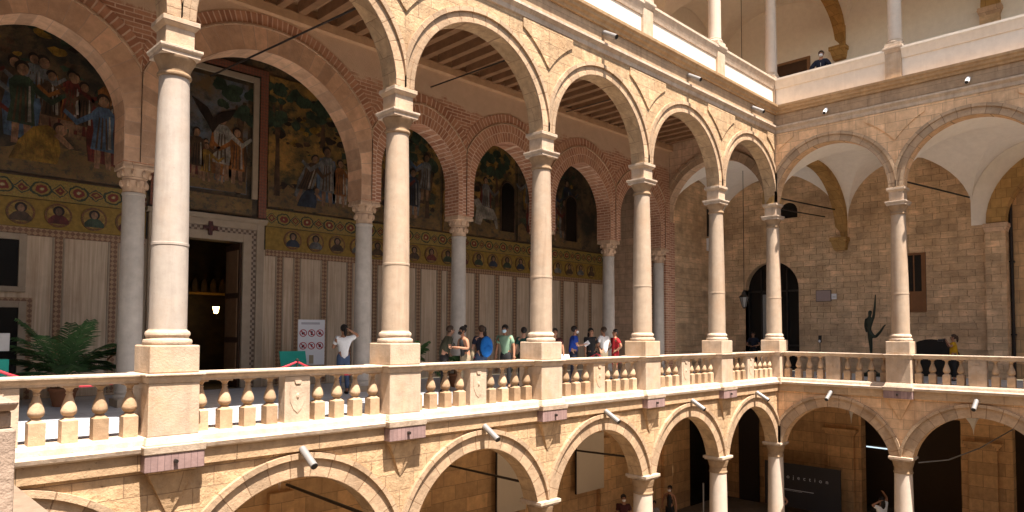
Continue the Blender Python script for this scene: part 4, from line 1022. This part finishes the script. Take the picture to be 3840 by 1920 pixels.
for k in range(1,6): 
    mb = groin(lambda a, b: (-k*S + S*a, -.1 + 4.69*b), 13.3, 2.1); tag(obj('plaster_vault', mb, M['plaster'], None, (0,0,0)), 'white upper vault over the left gallery, bay %s left of the corner' % ('one two three four five'.split()[k-1]), 'vault', 'white plaster vaults')
rib(.1,.1,BX,-.78,13.7,12.85,15.0,.42,.4,'stone rib ending beside the man in the dark suit upstairs',M['rib'])
wu = copy_tree(WA); wu.location.z += 7.55; pw = [c for c in wu.children if c.name.startswith('pilaster') and 'cap' not in c.name][0]; pw.scale.z = .6; pw.location.z = 2.1; wu['label'] = 'stone arch on a pilaster in the upper gallery at the top right edge'
t = thing('roof', 'roof over the upper galleries', 'roof', (-13,2,15.5)); rb = MB(); rb.box(-30,BX+.4,-.6,5,15.5,15.8); rb.box(-.6,BX+.4,-16,-.601,15.5,15.8); obj('slab', rb, M['ochre'], t, (-13,2,15.5))
up = MB(); up.box(-30,-.21,-.2,.2,13.95,15.499); up.box(-.2,.2,-16,-.21,13.95,15.499); obj('top_wall', up, M['facade'], t, (-13,2,15.5))
t = thing('door', 'brown door in the upper gallery behind the corner column', 'door', (BX-.002,1.15,UPF), -PI/2); obj('leaf', MB().box(-.62,.62,-.05,0,0,3.25), M['doorwood'], t)
f = MB(); f.box(-.74,-.621,-.07,0,0,3.36); f.box(.621,.74,-.07,0,0,3.36); f.box(-.62,.62,-.07,0,3.251,3.36); obj('frame', f, M['wood'], t)

def lantern(x, y, z0, ztop, label):
    t = thing('hanging_lantern', label, 'lantern', (x,y,z0), 0, 'hanging lanterns')
    obj('chain', MB().tube([(0,0,.72),(0,0,ztop-z0)], .012, 6), M['iron'], t)
    g = obj('glass', MB().lathe([(.06,.06),(.17,.45)], n=6, smooth=False), M['glassy'], t)
    fr = MB().lathe([(.03,0),(.07,.05)], n=6, smooth=False); fr.lathe([(.20,.45),(.20,.47),(.09,.58),(.10,.60),(.03,.74)], n=6, smooth=False)
    for k in range(6):
        a = 2*PI*k/6; fr.tube([(.065*math.cos(a),.065*math.sin(a),.05),(.175*math.cos(a),.175*math.sin(a),.46)], .012, 5)
    obj('frame', fr, M['iron'], t)
lantern(2.3,2.26,2.42,8.0,'iron lantern hanging on a long chain before the arched doorway'); lantern(2.3,2.26,11.9,15.4,'iron lantern hanging in the upper gallery left of the corner column')

# ------------------------------------------------------------------ foreground pier of the near wing
t = thing('stone_pier', 'shaded rough stone pier close to the camera at the bottom left corner', 'pier', (-23.2,-4.06,-.4))
o2 = (-23.2,-4.06,-.4)
obj('shaft', MB().box(-23.6,-22.858,-4.40,-3.72,-.235,.655), M['pier'], t, o2, .02); obj('neck', MB().box(-23.6,-22.885,-4.36,-3.76,.656,.79), M['pier'], t, o2, .02)
obj('cap', MB().frustum((-23.6,-22.87,-4.40,-3.72),.79,(-23.6,-22.845,-4.45,-3.67),.86), M['pier'], t, o2, .02)
obj('ledge', MB().box(-24.2,-22.41,-8,-1.5,-.6,-.24), M['far'], t, o2, .01)

# ------------------------------------------------------------------ signs, barriers, plants
t = thing('notice_board', 'white notice board with six red prohibition signs', 'sign', (-14.55,6.2,FLOOR), R(-12))
bd = obj('board', MB().box(-.36,.36,-.02,.02,.62,1.83), M['white'], t, (0,0,0), .005)
obj('title', MB().box(-.28,.22,-.023,-.0201,1.70,1.76), plain('pale_grey_ink', (.42,.42,.45), .6), bd); obj('info_patch', MB().box(-.06,.06,-.023,-.0201,.65,.88), plain('tan_ink', (.35,.28,.18), .6), bd)
for i in range(6):
    cx, cz = -.225 + .225*(i % 3), 1.47 - .34*(i//3)
    rg = MB(); rows = [[(cx + r*math.cos(2*PI*k/20), y, cz + r*math.sin(2*PI*k/20)) for k in range(20)] for r, y in ((.10,-.021),(.10,-.026),(.078,-.026),(.078,-.021))]
    rg.grid(rows, False, True); a = .7071
    rg.prism([(cx-.07,cz+.05),(cx-.05,cz+.07),(cx+.07,cz-.05),(cx+.05,cz-.07)], -.026, -.021)
    sg = obj('prohibition_sign', rg, M['signred'], bd)
    ik = MB()
    sh = [[(-.05,-.05),(.05,-.05),(.05,.03),(-.05,.03)],[(-.03,-.07),(.03,-.07),(.04,.06),(-.02,.07)],[(-.06,-.02),(.0,-.06),(.06,-.02),(.0,.07)],[(-.06,-.06),(.02,-.06),(.06,.05),(-.03,.02)],[(-.05,.05),(.05,.05),(.0,-.06)],[(-.03,-.06),(.05,-.04),(.03,.06),(-.05,.04)]][i]
    ik.prism([(cx+p*.8, cz+q*.8) for p, q in sh], -.0235, -.0205); obj('pictogram', ik, M['black'], sg)
for s in (-.25,.25): obj('leg', MB().box(s-.02,s+.02,-.02,.02,0,.619), M['steel'], t)
t = thing('turquoise_board', 'tilted turquoise board leaning beside the notice board', 'sign', (-15.02,6.0,FLOOR), R(-12))
obj('panel', MB().prism([(-.37,.0),(.30,.0),(.17,1.0),(-.50,1.0)], -.02, .02), M['teal'], t); obj('stand', MB().box(-.05,.05,.021,.3,0,.04), M['iron'], t)
t = thing('lectern_sign', 'pale notice on a thin post above a turquoise stand at the left edge', 'sign', (-21.66,4.9,FLOOR))
obj('plate', MB().box(-.3,.24,-.02,.02,1.12,1.45), plain('grey_notice', (.48,.46,.44), .6), t); obj('post', MB().tube([(0,.0,.0),(0,.0,1.12)], .02, 8), M['steel'], t); obj('stand', MB().box(-.3,.22,-.15,.15,.0,.97), M['teal'], t)
# rope barriers
def rope(x0, y0, x1, y1, sag, label):
    a, b = Vector((x0,y0,.78)), Vector((x1,y1,.78)); pts = []
    for i in range(17):
        q = i/16; p = a.lerp(b, q); p.z -= sag*4*q*(1-q); pts.append(p - a)
    m = obj('barrier_rope', MB().tube(pts, .022, 8), M['red'], None); m.location = a
    tag(m, label, 'rope', 'red barrier ropes')
def post(x, y, l, first=[]):
    if not first:
        t = thing('barrier_post', l, 'post', (x,y,FLOOR), 0, 'barrier posts'); obj('pole', MB().lathe([(.022,.02),(.022,.9),(.035,.9),(.035,.93),(.01,.95)], n=12), M['iron'], t); obj('foot', MB().lathe([(.16,0),(.16,.02),(.03,.035)], n=20), M['iron'], t); first.append(t); return
    t = copy_tree(first[0]); t.location = (x,y,FLOOR); t['label'] = l
px_ = [-24.4,-21.95,-19.42,-16.85,-14.39,-11.87,-9.35,-6.8,-4.3]
pl_ = ['barrier post behind the balustrade at the left edge','barrier post behind the nearest big column','barrier post at the left of the panel below the portal','barrier post behind the second sunlit pedestal','barrier post left of the couple','barrier post below the couple','barrier post below the green shirted man','barrier post below the blue shirted man','barrier post below the person in red']
for x, l in zip(px_, pl_): post(x, 2.6, l)
for i, (a, b) in enumerate(zip(px_, px_[1:])): rope(a, 2.6, b, 2.6, .26 + .05*(i % 2), 'red rope sagging between posts, ' + ['behind the leftmost balusters','behind the nearest big pedestal','left part behind the bay below the portal','right part behind the bay of the woman in white','behind the couple bay, left stretch','behind the blue backpack','right stretch below the green shirt','behind the bay of the blue shirted man'][i])

def palm(x, y, h, n, seed, label, fl=1.0):
    rnd = random.Random(seed)
    t = thing('potted_palm', label, 'palm', (x,y,FLOOR))
    obj('pot', MB().lathe([(.17,0),(.24,.30),(.26,.31),(.26,.36),(.22,.36),(.20,.28)], n=20), M['terracotta'], t)
    obj('stem', MB().lathe([(.09,.28),(.11,.45),(.06,.62)], n=12), M['wood'], t)
    mb = MB()
    for k in range(n):
        az = 2*PI*k/n*1.62 + rnd.uniform(-.3,.3); up_ = rnd.uniform(.25,1.0); L_ = fl*rnd.uniform(.85,1.15)
        d = Vector((math.cos(az), math.sin(az), 0)); pts = []
        for i in range(13):
            s = i/12; pts.append(Vector((0,0,.55)) + d*(L_*s*(1.05-.62*up_)) + Vector((0,0,(h-.55)*(up_*1.25*s) + .25*s - (.95-.45*up_)*s*s*.8)))
        mb.tube(pts, [.012*(1-.8*i/12) + .002 for i in range(13)], 5)
        side = d.cross(Vector((0,0,1)))
        for i in range(2, 13):
            for ss in (-1, 1):
                for e in (0, .5):
                    if i + e > 12: continue
                    p = pts[i].lerp(pts[min(12,i+1)], e); tg = (pts[min(12,i+1)] - pts[i-1]).normalized()
                    ll = .30*fl*(1 - abs(i/12-.45)*1.1)*rnd.uniform(.8,1.1)
                    q = (side*ss*.75 + tg*.75 + Vector((0,0,-.12+rnd.uniform(-.1,.15)))).normalized()
                    wv_ = tg*.016
                    mb.face([p - wv_, p + wv_, p + q*ll*.6 + wv_ - Vector((0,0,.02)), p + q*ll - Vector((0,0,.09)), p + q*ll*.6 - wv_ - Vector((0,0,.02))])
    obj('fronds', mb, M['leaf'], t)
palm(-20.45,5.3,1.62,21,3,'large potted palm behind the nearest balustrade on the left',1.6)
palm(-12.9,4.0,1.3,16,5,'potted palm beside the couple looking at a phone',.9); palm(-8.25,4.1,1.05,14,8,'low potted palm between the blue shirt and the group of three',.75); palm(-11.35,3.9,.95,12,9,'low potted palm mostly hidden behind the blue backpack',.6)

# ------------------------------------------------------------------ skinned figures
def skinned(name, nodes, edges, mat, parent, sub=2, root=0):
    me = bpy.data.meshes.new(name); me.from_pydata([n[0] for n in nodes], edges, [])
    o_ = bpy.data.objects.new('tmp_skin', me); COL.objects.link(o_)
    o_.modifiers.new('skin', 'SKIN'); o_.modifiers.new('sub', 'SUBSURF').levels = sub
    o_.modifiers['sub'].render_levels = sub
    for v, n in zip(me.skin_vertices[0].data, nodes):
        r = n[1]; v.radius = r if isinstance(r, tuple) else (r, r)
    me.skin_vertices[0].data[root].use_root = True
    bpy.context.view_layer.update(); dg_ = bpy.context.evaluated_depsgraph_get()
    res = bpy.data.meshes.new_from_object(o_.evaluated_get(dg_)); bpy.data.objects.remove(o_); bpy.data.meshes.remove(me)
    res.name = name; res.materials.clear(); res.materials.append(mat); res.polygons.foreach_set('use_smooth', [True]*len(res.polygons))
    q = bpy.data.objects.new(name, res); COL.objects.link(q); q.parent = parent; return q
CM = {}
def cloth(name, c):
    if name not in CM: CM[name] = plain(name, c, .85, var=.18, nsc=9, bump=.35)
    return CM[name]
SKIN = plain('skin_tone', (.42,.23,.15), .6, var=.08); SKIN2 = plain('tanned_skin', (.34,.17,.10), .6, var=.08)
DKH = plain('dark_hair', (.014,.010,.008), .6); BRH = plain('brown_hair', (.05,.028,.016), .6)
ARM = {'down': ((.02,.24,1.13),(.08,.26,.90)), 'phone': ((.06,.25,1.14),(.30,.12,1.18)), 'bent': ((-.02,.27,1.14),(.16,.24,1.02)), 'head': ((.02,.38,1.45),(-.05,.14,1.58)),
       'camera': ((.12,.24,1.25),(.22,.08,1.47)), 'lean': ((.14,.30,1.12),(.26,.12,1.08)), 'up': ((.06,.28,1.66),(.02,.12,1.84)), 'hip': ((-.10,.32,1.16),(.03,.17,1.02)), 'back': ((-.12,.25,1.14),(-.16,.22,.92))}
def person(loc, rz, h, label, top, bottom, arms=('down','down'), skin=None, hair='short', hcol=None, sleeves='short', mask=None, bow=0., dress=False, extra=None, hat=None, topcol=None, mid=None):
    k = h/1.72; skin = skin or SKIN; hcol = hcol or DKH
    t = thing('person', label, 'person', loc, rz)
    def Z(p): # bow the upper body about the hips
        x, y, z = p
        if z > .95 and bow: 
            dz = z - .95; x, z = x + math.sin(bow*min(1, dz/.4))*dz*.8, .95 + dz*math.cos(bow*.7)
        return (x*k, y*k, z*k)
    nodes = []; edges = []
    def add(p, r, par=None):
        nodes.append((Z(p), (r*k if not isinstance(r, tuple) else (r[0]*k, r[1]*k)))); i = len(nodes) - 1
        if par is not None: edges.append((par, i))
        return i
    pel = add((0,0,.95), (.10,.13)); sp = add((-.01,0,1.12), (.085,.115), pel); ch = add((0,0,1.32), (.095,.14), sp); nk = add((0,0,1.44), .055, ch)
    nk2 = add((.005,0,1.49), .05, nk); jaw = add((.025,0,1.535), (.066,.062), nk2); hm = add((.012,0,1.60), (.092,.076), jaw); ht = add((0,0,1.665), (.07,.06), hm)
    add((.108,0,1.575), .014, hm)
    AR = []
    for s, a in ((1, arms[0]), (-1, arms[1])):
        e, w = ARM[a]; e = Vector((e[0], e[1]*s, e[2])); w = Vector((w[0], w[1]*s, w[2]))
        shp = Vector((0, .165*s, 1.38)); i = add(shp, .055, ch); j = add(e, .042, i); w_ = add(w, .027, j)
        d = (w - e).normalized(); pm_ = w + d*.05; pj = add(pm_, (.03,.022), w_)
        sd = d.cross(Vector((0,0,1))); sd = sd.normalized() if sd.length > .1 else Vector((1,0,0))
        dn = d.cross(sd).normalized()
        for q, ln in ((-.026,.062),(-.009,.075),(.009,.07),(.026,.055)):
            f1 = add(pm_ + d*.04 + sd*q, .0095, pj); f2 = add(pm_ + d*(.04+ln*.55) + sd*q*1.1 + dn*.006, .0085, f1); add(pm_ + d*(.04+ln) + sd*q*1.1 + dn*.022, .0075, f2)
        th_ = add(w + d*.03 + sd*-.035, .0105, pj); add(w + d*.07 + sd*-.052, .009, th_)
        AR.append((shp, e, w))
    for s in (1, -1):
        hp = add((0,.085*s,.88), .09, pel); kn = add((.015,.095*s,.49), .056, hp); an = add((-.01,.10*s,.09), .036, kn); hl = add((.05,.105*s,.04), .036, an); add((.15,.115*s,.03), .03, hl)
    body = skinned('body', nodes, edges, skin, t, 1)
    # clothing
    def chain(nm, lst, ed, mt): return skinned(nm, [(Z(p), (r*k if not isinstance(r, tuple) else (r[0]*k, r[1]*k))) for p, r in lst], ed, mt, t, 1)
    lst = [((0,0,.84),(.13,.165)),((-.01,0,1.10),(.118,.15)),((0,0,1.32),(.125,.17)),((0,0,1.43),(.075,.09))]; ed = [(0,1),(1,2),(2,3)]
    if dress: lst = [((0,0,.55),(.19,.21)), ((0,0,.8),(.15,.18))] + lst; ed = [(i, i+1) for i in range(5)]
    b0 = len(lst) - 2
    if sleeves != 'none':
        for (shp, e, w) in AR:
            n0 = len(lst); lst.append((tuple(shp), .078)); ed.append((b0, n0))
            m_ = shp.lerp(e, .7) if sleeves == 'short' else e
            lst.append((tuple(m_), .066)); ed.append((n0, n0+1))
            if sleeves == 'long': lst.append((tuple(e.lerp(w, .92)), .042)); ed.append((n0+1, n0+2))
    chain('top', lst, ed, top)
    lst = [((0,0,1.08),(.112,.142)),((0,0,.90),(.125,.158))]; ed = [(0,1)]
    low = .12 if mid is None else mid
    for s in (1, -1):
        n0 = len(lst); lst += [((0,.088*s,.82),.102),((.015,.096*s,.5),.073)]; ed += [(1,n0),(n0,n0+1)]
        if low < .4: lst.append(((-.008,.10*s,low),.058)); ed.append((n0+1,n0+2))
    chain('trousers', lst, ed, bottom)
    hz = Vector(Z((.0,0,1.615)))
    hb = MB(); hb.ell(hz.x-.02*k, 0, hz.z+.025*k, .104*k, .092*k, .098*k, 14, 9)
    if hair == 'long': hb.ell(hz.x-.075*k, 0, hz.z-.13*k, .05*k, .088*k, .17*k, 12, 8)
    if hair == 'bun': hb.ell(hz.x-.10*k, 0, hz.z+.11*k, .05*k, .05*k, .05*k, 10, 6)
    if hair == 'tail': hb.ell(hz.x-.13*k, 0, hz.z-.06*k, .04*k, .04*k, .13*k, 10, 6)
    hb.v = [(x - (.034*k if x > hz.x + .055*k and z < hz.z + .06*k else 0), y, z) for x, y, z in hb.v]
    obj('hair', hb, hcol, t)
    eb = MB()
    for s in (1,-1): eb.ell(hz.x+.085*k, s*.032*k, hz.z-.005*k, .012*k, .014*k, .009*k, 8, 5)
    obj('eyes', eb, M['black'], t)
    er = MB()
    for s in (1,-1): er.ell(hz.x+.0*k, s*.079*k, hz.z-.02*k, .02*k, .012*k, .032*k, 8, 5)
    obj('ears', er, skin, t)
    if mask: mk = MB().ell(hz.x+.062*k, 0, hz.z-.062*k, .06*k, .064*k, .05*k, 12, 7); obj('face_mask', mk, mask, t)
    else: obj('mouth', MB().ell(hz.x+.084*k, 0, hz.z-.075*k, .012*k, .024*k, .006*k, 8, 5), plain('lip_tone', (.3,.12,.1), .6) if 'lip_tone' not in bpy.data.materials else bpy.data.materials['lip_tone'], t)
    sh = MB()
    for s in (1,-1): sh.ell(.06*k, s*.105*k, .035*k, .135*k, .05*k, .042*k, 12, 7)
    obj('shoes', sh, M['black'], t)
    if hat: hb2 = MB().lathe([(.17*k,hz.z+.045*k),(.17*k,hz.z+.055*k),(.10*k,hz.z+.06*k),(.09*k,hz.z+.14*k),(.05*k,hz.z+.15*k)], cx=hz.x, n=18); obj('hat', hb2, hat, t)
    return t, k, Z
def held(nm, label, cat, t, k, p, size, mat):
    """a hand-held item, a thing of its own"""
    w = t.matrix_basis @ Vector((p[0]*k, p[1]*k, p[2]*k))
    o_ = obj(nm, MB().box(-size[0],size[0],-size[1],size[1],-size[2],size[2]), mat, None, (0,0,0), .004)
    o_.location = w; o_.rotation_euler = (0, R(-35), t.rotation_euler.z); tag(o_, label, cat); return o_
WH = cloth('white_cotton', (.78,.78,.77)); BK = cloth('black_cotton', (.018,.017,.018)); NV = cloth('navy_cotton', (.012,.015,.03)); BLU = cloth('royal_blue_cotton', (.015,.05,.30)); GRN = cloth('sage_green_polo', (.20,.32,.22)); RED = cloth('red_cotton', (.32,.015,.02)); OLV = cloth('dark_olive_cloth', (.05,.05,.03)); JNS = cloth('denim', (.06,.09,.16)); YEL = cloth('yellow_cotton', (.55,.30,.01)); BRN = cloth('maroon_cloth', (.06,.015,.015)); KHA = cloth('khaki_cloth', (.25,.20,.13)); GRY = cloth('grey_print', (.22,.20,.19))
BM_ = plain('blue_mask', (.45,.62,.70), .8, bump=0); WM = plain('white_mask', (.75,.75,.74), .8, bump=0); KM = plain('black_mask', (.015,.015,.015), .8, bump=0)
p = person
t,k,_ = p((-19.35,5.2,FLOOR), R(200), 1.66, 'person in a straw hat and white shirt behind the large palm', WH, KHA, ('bent','bent'), SKIN2, hat=cloth('straw', (.22,.10,.05)))
t,k,_ = p((-14.9,4.0,FLOOR), R(75), 1.68, 'woman in a white top with one elbow raised to her hair', WH, JNS, ('phone','head'), SKIN2, 'tail')
t,k,_ = p((-12.75,2.8,FLOOR), R(-25), 1.69, 'person in dark olive bending over a phone, left of the couple', OLV, BK, ('bent','phone'), SKIN, 'short', BRH, bow=.35)
t,k,_ = p((-12.42,2.35,FLOOR), R(172), 1.66, 'woman in a black sleeveless top with hair in a bun, right of the couple', BK, KHA, ('phone','phone'), SKIN2, 'bun', sleeves='none', mask=KM, bow=.2)
held('phone', 'phone in the hands of the woman with the bun', 'phone', t, k, (.40,.02,1.22), (.04,.008,.075), M['black'])
tb = obj('shoulder_bag', MB().ell(-.22,-.1,.95,.07,.14,.16), KHA, t); tb.name = 'shoulder_bag'
t,k,_ = p((-11.75,2.5,FLOOR), R(70), 1.69, 'man in navy seen from behind with a bright blue backpack', NV, JNS, ('down','bent'), SKIN, 'short', BRH)
t0 = thing('backpack', 'bright blue backpack on the back of the man in navy', 'backpack', t.matrix_basis @ Vector((-.22*k,-.06,1.16*k)), t.rotation_euler.z)
obj('bag', MB().ell(0,0,0,.13,.17,.27,14,10), cloth('bright_blue_nylon', (.01,.14,.48)), t0); obj('pocket', MB().ell(-.11,0,-.08,.06,.12,.12,12,8), cloth('bright_blue_nylon', 0), t0); st = MB()
for s in (-1,1): st.tube([(.06,s*.12,.22),(.17,s*.13,.24),(.36,s*.13,.05),(.26,s*.14,-.15)], .016, 6)
obj('strap', st, BK, t0)
t,k,_ = p((-11.35,2.9,FLOOR), R(120), 1.67, 'dark haired woman beside the blue backpack, hand on hip', BK, WH, ('hip','hip'), SKIN, 'long', sleeves='none')
t,k,_ = p((-10.85,2.5,FLOOR), R(205), 1.72, 'man in a sage green polo shirt and pale blue face mask', GRN, BK, ('down','down'), SKIN2, 'short', mask=BM_, bow=.15)
obj('shirt_logo', MB().box(.115,.12,-.09,-.04,1.27,1.31), M['signred'], t)
t,k,_ = p((-9.75,2.9,FLOOR), R(60), 1.66, 'person in dark green half hidden left of the third sunlit column', cloth('dark_green_cloth', (.01,.05,.04)), BK, ('down','bent'), SKIN, 'short')
t,k,_ = p((-8.75,2.6,FLOOR), R(230), 1.64, 'woman with long dark hair right of the third sunlit column', BRN, WH, ('down','down'), SKIN2, 'long')
held('handbag', 'white handbag carried by the woman with long dark hair', 'bag', t, k, (.08,.30,.80), (.06,.12,.11), M['white'])
t,k,_ = p((-8.05,2.5,FLOOR), R(-35), 1.71, 'man in a royal blue T-shirt reading a leaflet', BLU, NV, ('phone','phone'), SKIN, 'short', mask=WM, bow=.1)
held('leaflet', 'white leaflet held by the man in the blue T-shirt', 'leaflet', t, k, (.42,.0,1.2), (.09,.004,.06), M['white'])
t,k,_ = p((-6.95,2.7,FLOOR), R(250), 1.66, 'woman in a dark printed dress with long black hair', BK, BK, ('bent','down'), SKIN2, 'long', dress=True)
t,k,_ = p((-6.45,2.6,FLOOR), R(85), 1.70, 'man in a white T-shirt seen from behind', WH, KHA, ('bent','bent'), SKIN2, 'short', BRH)
t,k,_ = p((-5.98,2.5,FLOOR), R(150), 1.63, 'person in red T-shirt and red shorts', RED, RED, ('hip','bent'), SKIN2, 'short', mid=.45)
t,k,_ = p((4.0,2.7,FLOOR), R(195), 1.62, 'person in dark clothes leaning in the arched doorway', NV, BK, ('lean','lean'), SKIN2, 'short', bow=.25)
t,k,_ = p((2.5,-4.92,FLOOR), R(110), 1.52, 'visitor in a yellow shirt taking a photograph', YEL, BK, ('camera','camera'), SKIN2, 'tail', BRH)
c0 = thing('photo_camera', 'black camera held up by the visitor in yellow', 'camera', t.matrix_basis @ Vector((.30*k,0,1.50*k)), t.rotation_euler.z)
obj('camera_body', MB().box(-.04,.04,-.075,.075,-.05,.05), M['lens'], c0, (0,0,0), .008); obj('lens', MB().tube([(.04,0,0),(.17,0,0)], .04, 12), M['lens'], c0)
t,k,_ = p((.75,-1.48,UPF), R(190), 1.90, 'man in a dark suit and white mask leaning on the upper parapet', NV, NV, ('lean','lean'), SKIN2, 'short', BRH, 'long', WM)
t.scale = (1.05,1.05,1.38) if False else (1,1,1)
obj('shirt_front', MB().prism([(-.045,1.42),(.045,1.42),(.0,1.22)], -.0, .01), WH, t).location = (.105,0,0)
t.children[-1].rotation_euler = (0,0,PI/2)
t,k,_ = p((-4.85,3.0,GROUND), R(225), 1.76, 'man in maroon with a white mask left of a ground floor column', BRN, BK, ('down','down'), SKIN2, 'short', mask=WM)
t,k,_ = p((-2.05,3.0,GROUND), R(195), 1.64, 'woman in a black sleeveless top and white mask right of a ground floor column', BK, BK, ('down','bent'), SKIN2, 'tail', sleeves='none', mask=WM)
t,k,_ = p((-3.12,2.95,GROUND), R(200), 1.28, 'small child beside a ground floor column', GRY, BK, ('down','down'), SKIN2, 'short')
t,k,_ = p((1.5,-2.95,GROUND), R(60), 1.66, 'visitor in a white top with raised arms beside a ground floor column', WH, BK, ('head','up'), SKIN2, 'long')
t,k,_ = p((.75,.25,GROUND), R(200), 1.6, 'bare armed visitor almost hidden behind the ground floor corner column', BRN, BK, ('hip','hip'), SKIN2, 'short', sleeves='none')

# bronze sculpture
t = thing('bronze_sculpture', 'slender dark bronze figure with one arm stretched upward', 'sculpture', (3.0,-2.25,FLOOR))
nd = [((0,0,.25),.035),((0,.01,.8),.045),((0,.03,1.2),.065),((0,.05,1.5),.085),((0,.07,1.72),.07),((0,.06,2.0),(.10,.13)),((0,.05,2.16),.045),((0,.03,2.30),.075),((0,.02,2.38),.055),
      ((0,-.08,2.12),.05),((0,-.13,2.5),.038),((0,-.16,2.95),.018),((0,.17,2.04),.055),((0,.20,1.80),.045),((0,.15,1.58),.035),((0,-.14,1.42),.06),((0,-.30,1.60),.045),((0,-.42,1.80),.03),((0,-.48,1.86),.022)]
skinned('figure', nd, [(0,1),(1,2),(2,3),(3,4),(4,5),(5,6),(6,7),(7,8),(5,9),(9,10),(10,11),(5,12),(12,13),(13,14),(3,15),(15,16),(16,17),(17,18)], M['bronze'], t, 2)
obj('base', MB().lathe([(.3,0),(.3,.12),(.2,.14),(.07,.27)], n=20), M['bronze'], t)
t = thing('sensor_stand', 'thin black stand with a small white sensor left of the bronze figure', 'stand', (2.5,-.62,FLOOR)); obj('pole', MB().tube([(0,0,0),(0,0,1.2)], .012, 6), M['black'], t); obj('foot', MB().lathe([(.15,0),(.15,.02),(.02,.03)], n=16), M['black'], t)
hd_ = obj('head', MB().box(-.04,.04,-.05,.05,1.2,1.46), M['black'], t, (0,0,0), .01); obj('sensor', MB().ell(-.045,0,1.25,.02,.04,.05), M['white'], hd_)

# ------------------------------------------------------------------ far sides of the courtyard (behind the camera), plain walls that return the light
struct('courtyard_wall_south', MB().box(-45, 12, -25.0, -24.4, GROUND, 13.), M['far'])
struct('courtyard_wall_west', MB().box(-30, -29.5, -24.4, 10, GROUND, 13.), M['far'])

# ------------------------------------------------------------------ light, camera, world
EL, AZ = R(67), R(190)
sd = Vector((math.sin(AZ)*math.cos(EL), math.cos(AZ)*math.cos(EL), math.sin(EL)))
L_ = bpy.data.lights.new('sun', 'SUN'); L_.energy = 5.0; L_.angle = R(.5); L_.color = (1., .88, .77)
so = bpy.data.objects.new('sun', L_); COL.objects.link(so); so.rotation_euler = (-sd).to_track_quat('-Z', 'Y').to_euler()
wd = bpy.data.worlds.new('World'); scn.world = wd; wd.use_nodes = True
nt = wd.node_tree; bg = nt.nodes['Background']; sky = nt.nodes.new('ShaderNodeTexSky'); sky.sky_type = 'NISHITA'; sky.sun_disc = False
sky.sun_elevation = EL; sky.sun_rotation = AZ; nt.links.new(mixc(nt, 1., sky.outputs[0], (1., .83, .65), 'MULTIPLY'), bg.inputs[0]); bg.inputs[1].default_value = .15
cam = bpy.data.cameras.new('camera'); co = bpy.data.objects.new('camera', cam); COL.objects.link(co); scn.camera = co
yaw, pit, rol, f = .7854, .0445, .0049, 1747.56
fw = Vector((math.sin(yaw)*math.cos(pit), math.cos(yaw)*math.cos(pit), math.sin(pit))); rt = Vector((math.cos(yaw), -math.sin(yaw), 0)); upv = rt.cross(fw)
rt, upv = rt*math.cos(rol) + upv*math.sin(rol), upv*math.cos(rol) - rt*math.sin(rol)
co.matrix_world = Matrix(((rt.x, upv.x, -fw.x, -23.961), (rt.y, upv.y, -fw.y, -10.834), (rt.z, upv.z, -fw.z, 1.4005), (0,0,0,1)))
cam.sensor_fit = 'HORIZONTAL'; cam.sensor_width = 36; cam.lens = 36*f/2576; cam.shift_y = 115.7/2576; cam.clip_start = .1; cam.clip_end = 500
scn.view_settings.view_transform = 'Standard'; scn.view_settings.look = 'None'; scn.view_settings.exposure = 0; scn.view_settings.gamma = 1
scn.render.engine = 'CYCLES'; scn.cycles.max_bounces = 10; scn.cycles.diffuse_bounces = 6; scn.cycles.use_denoising = True; scn.cycles.film_exposure = 3.0
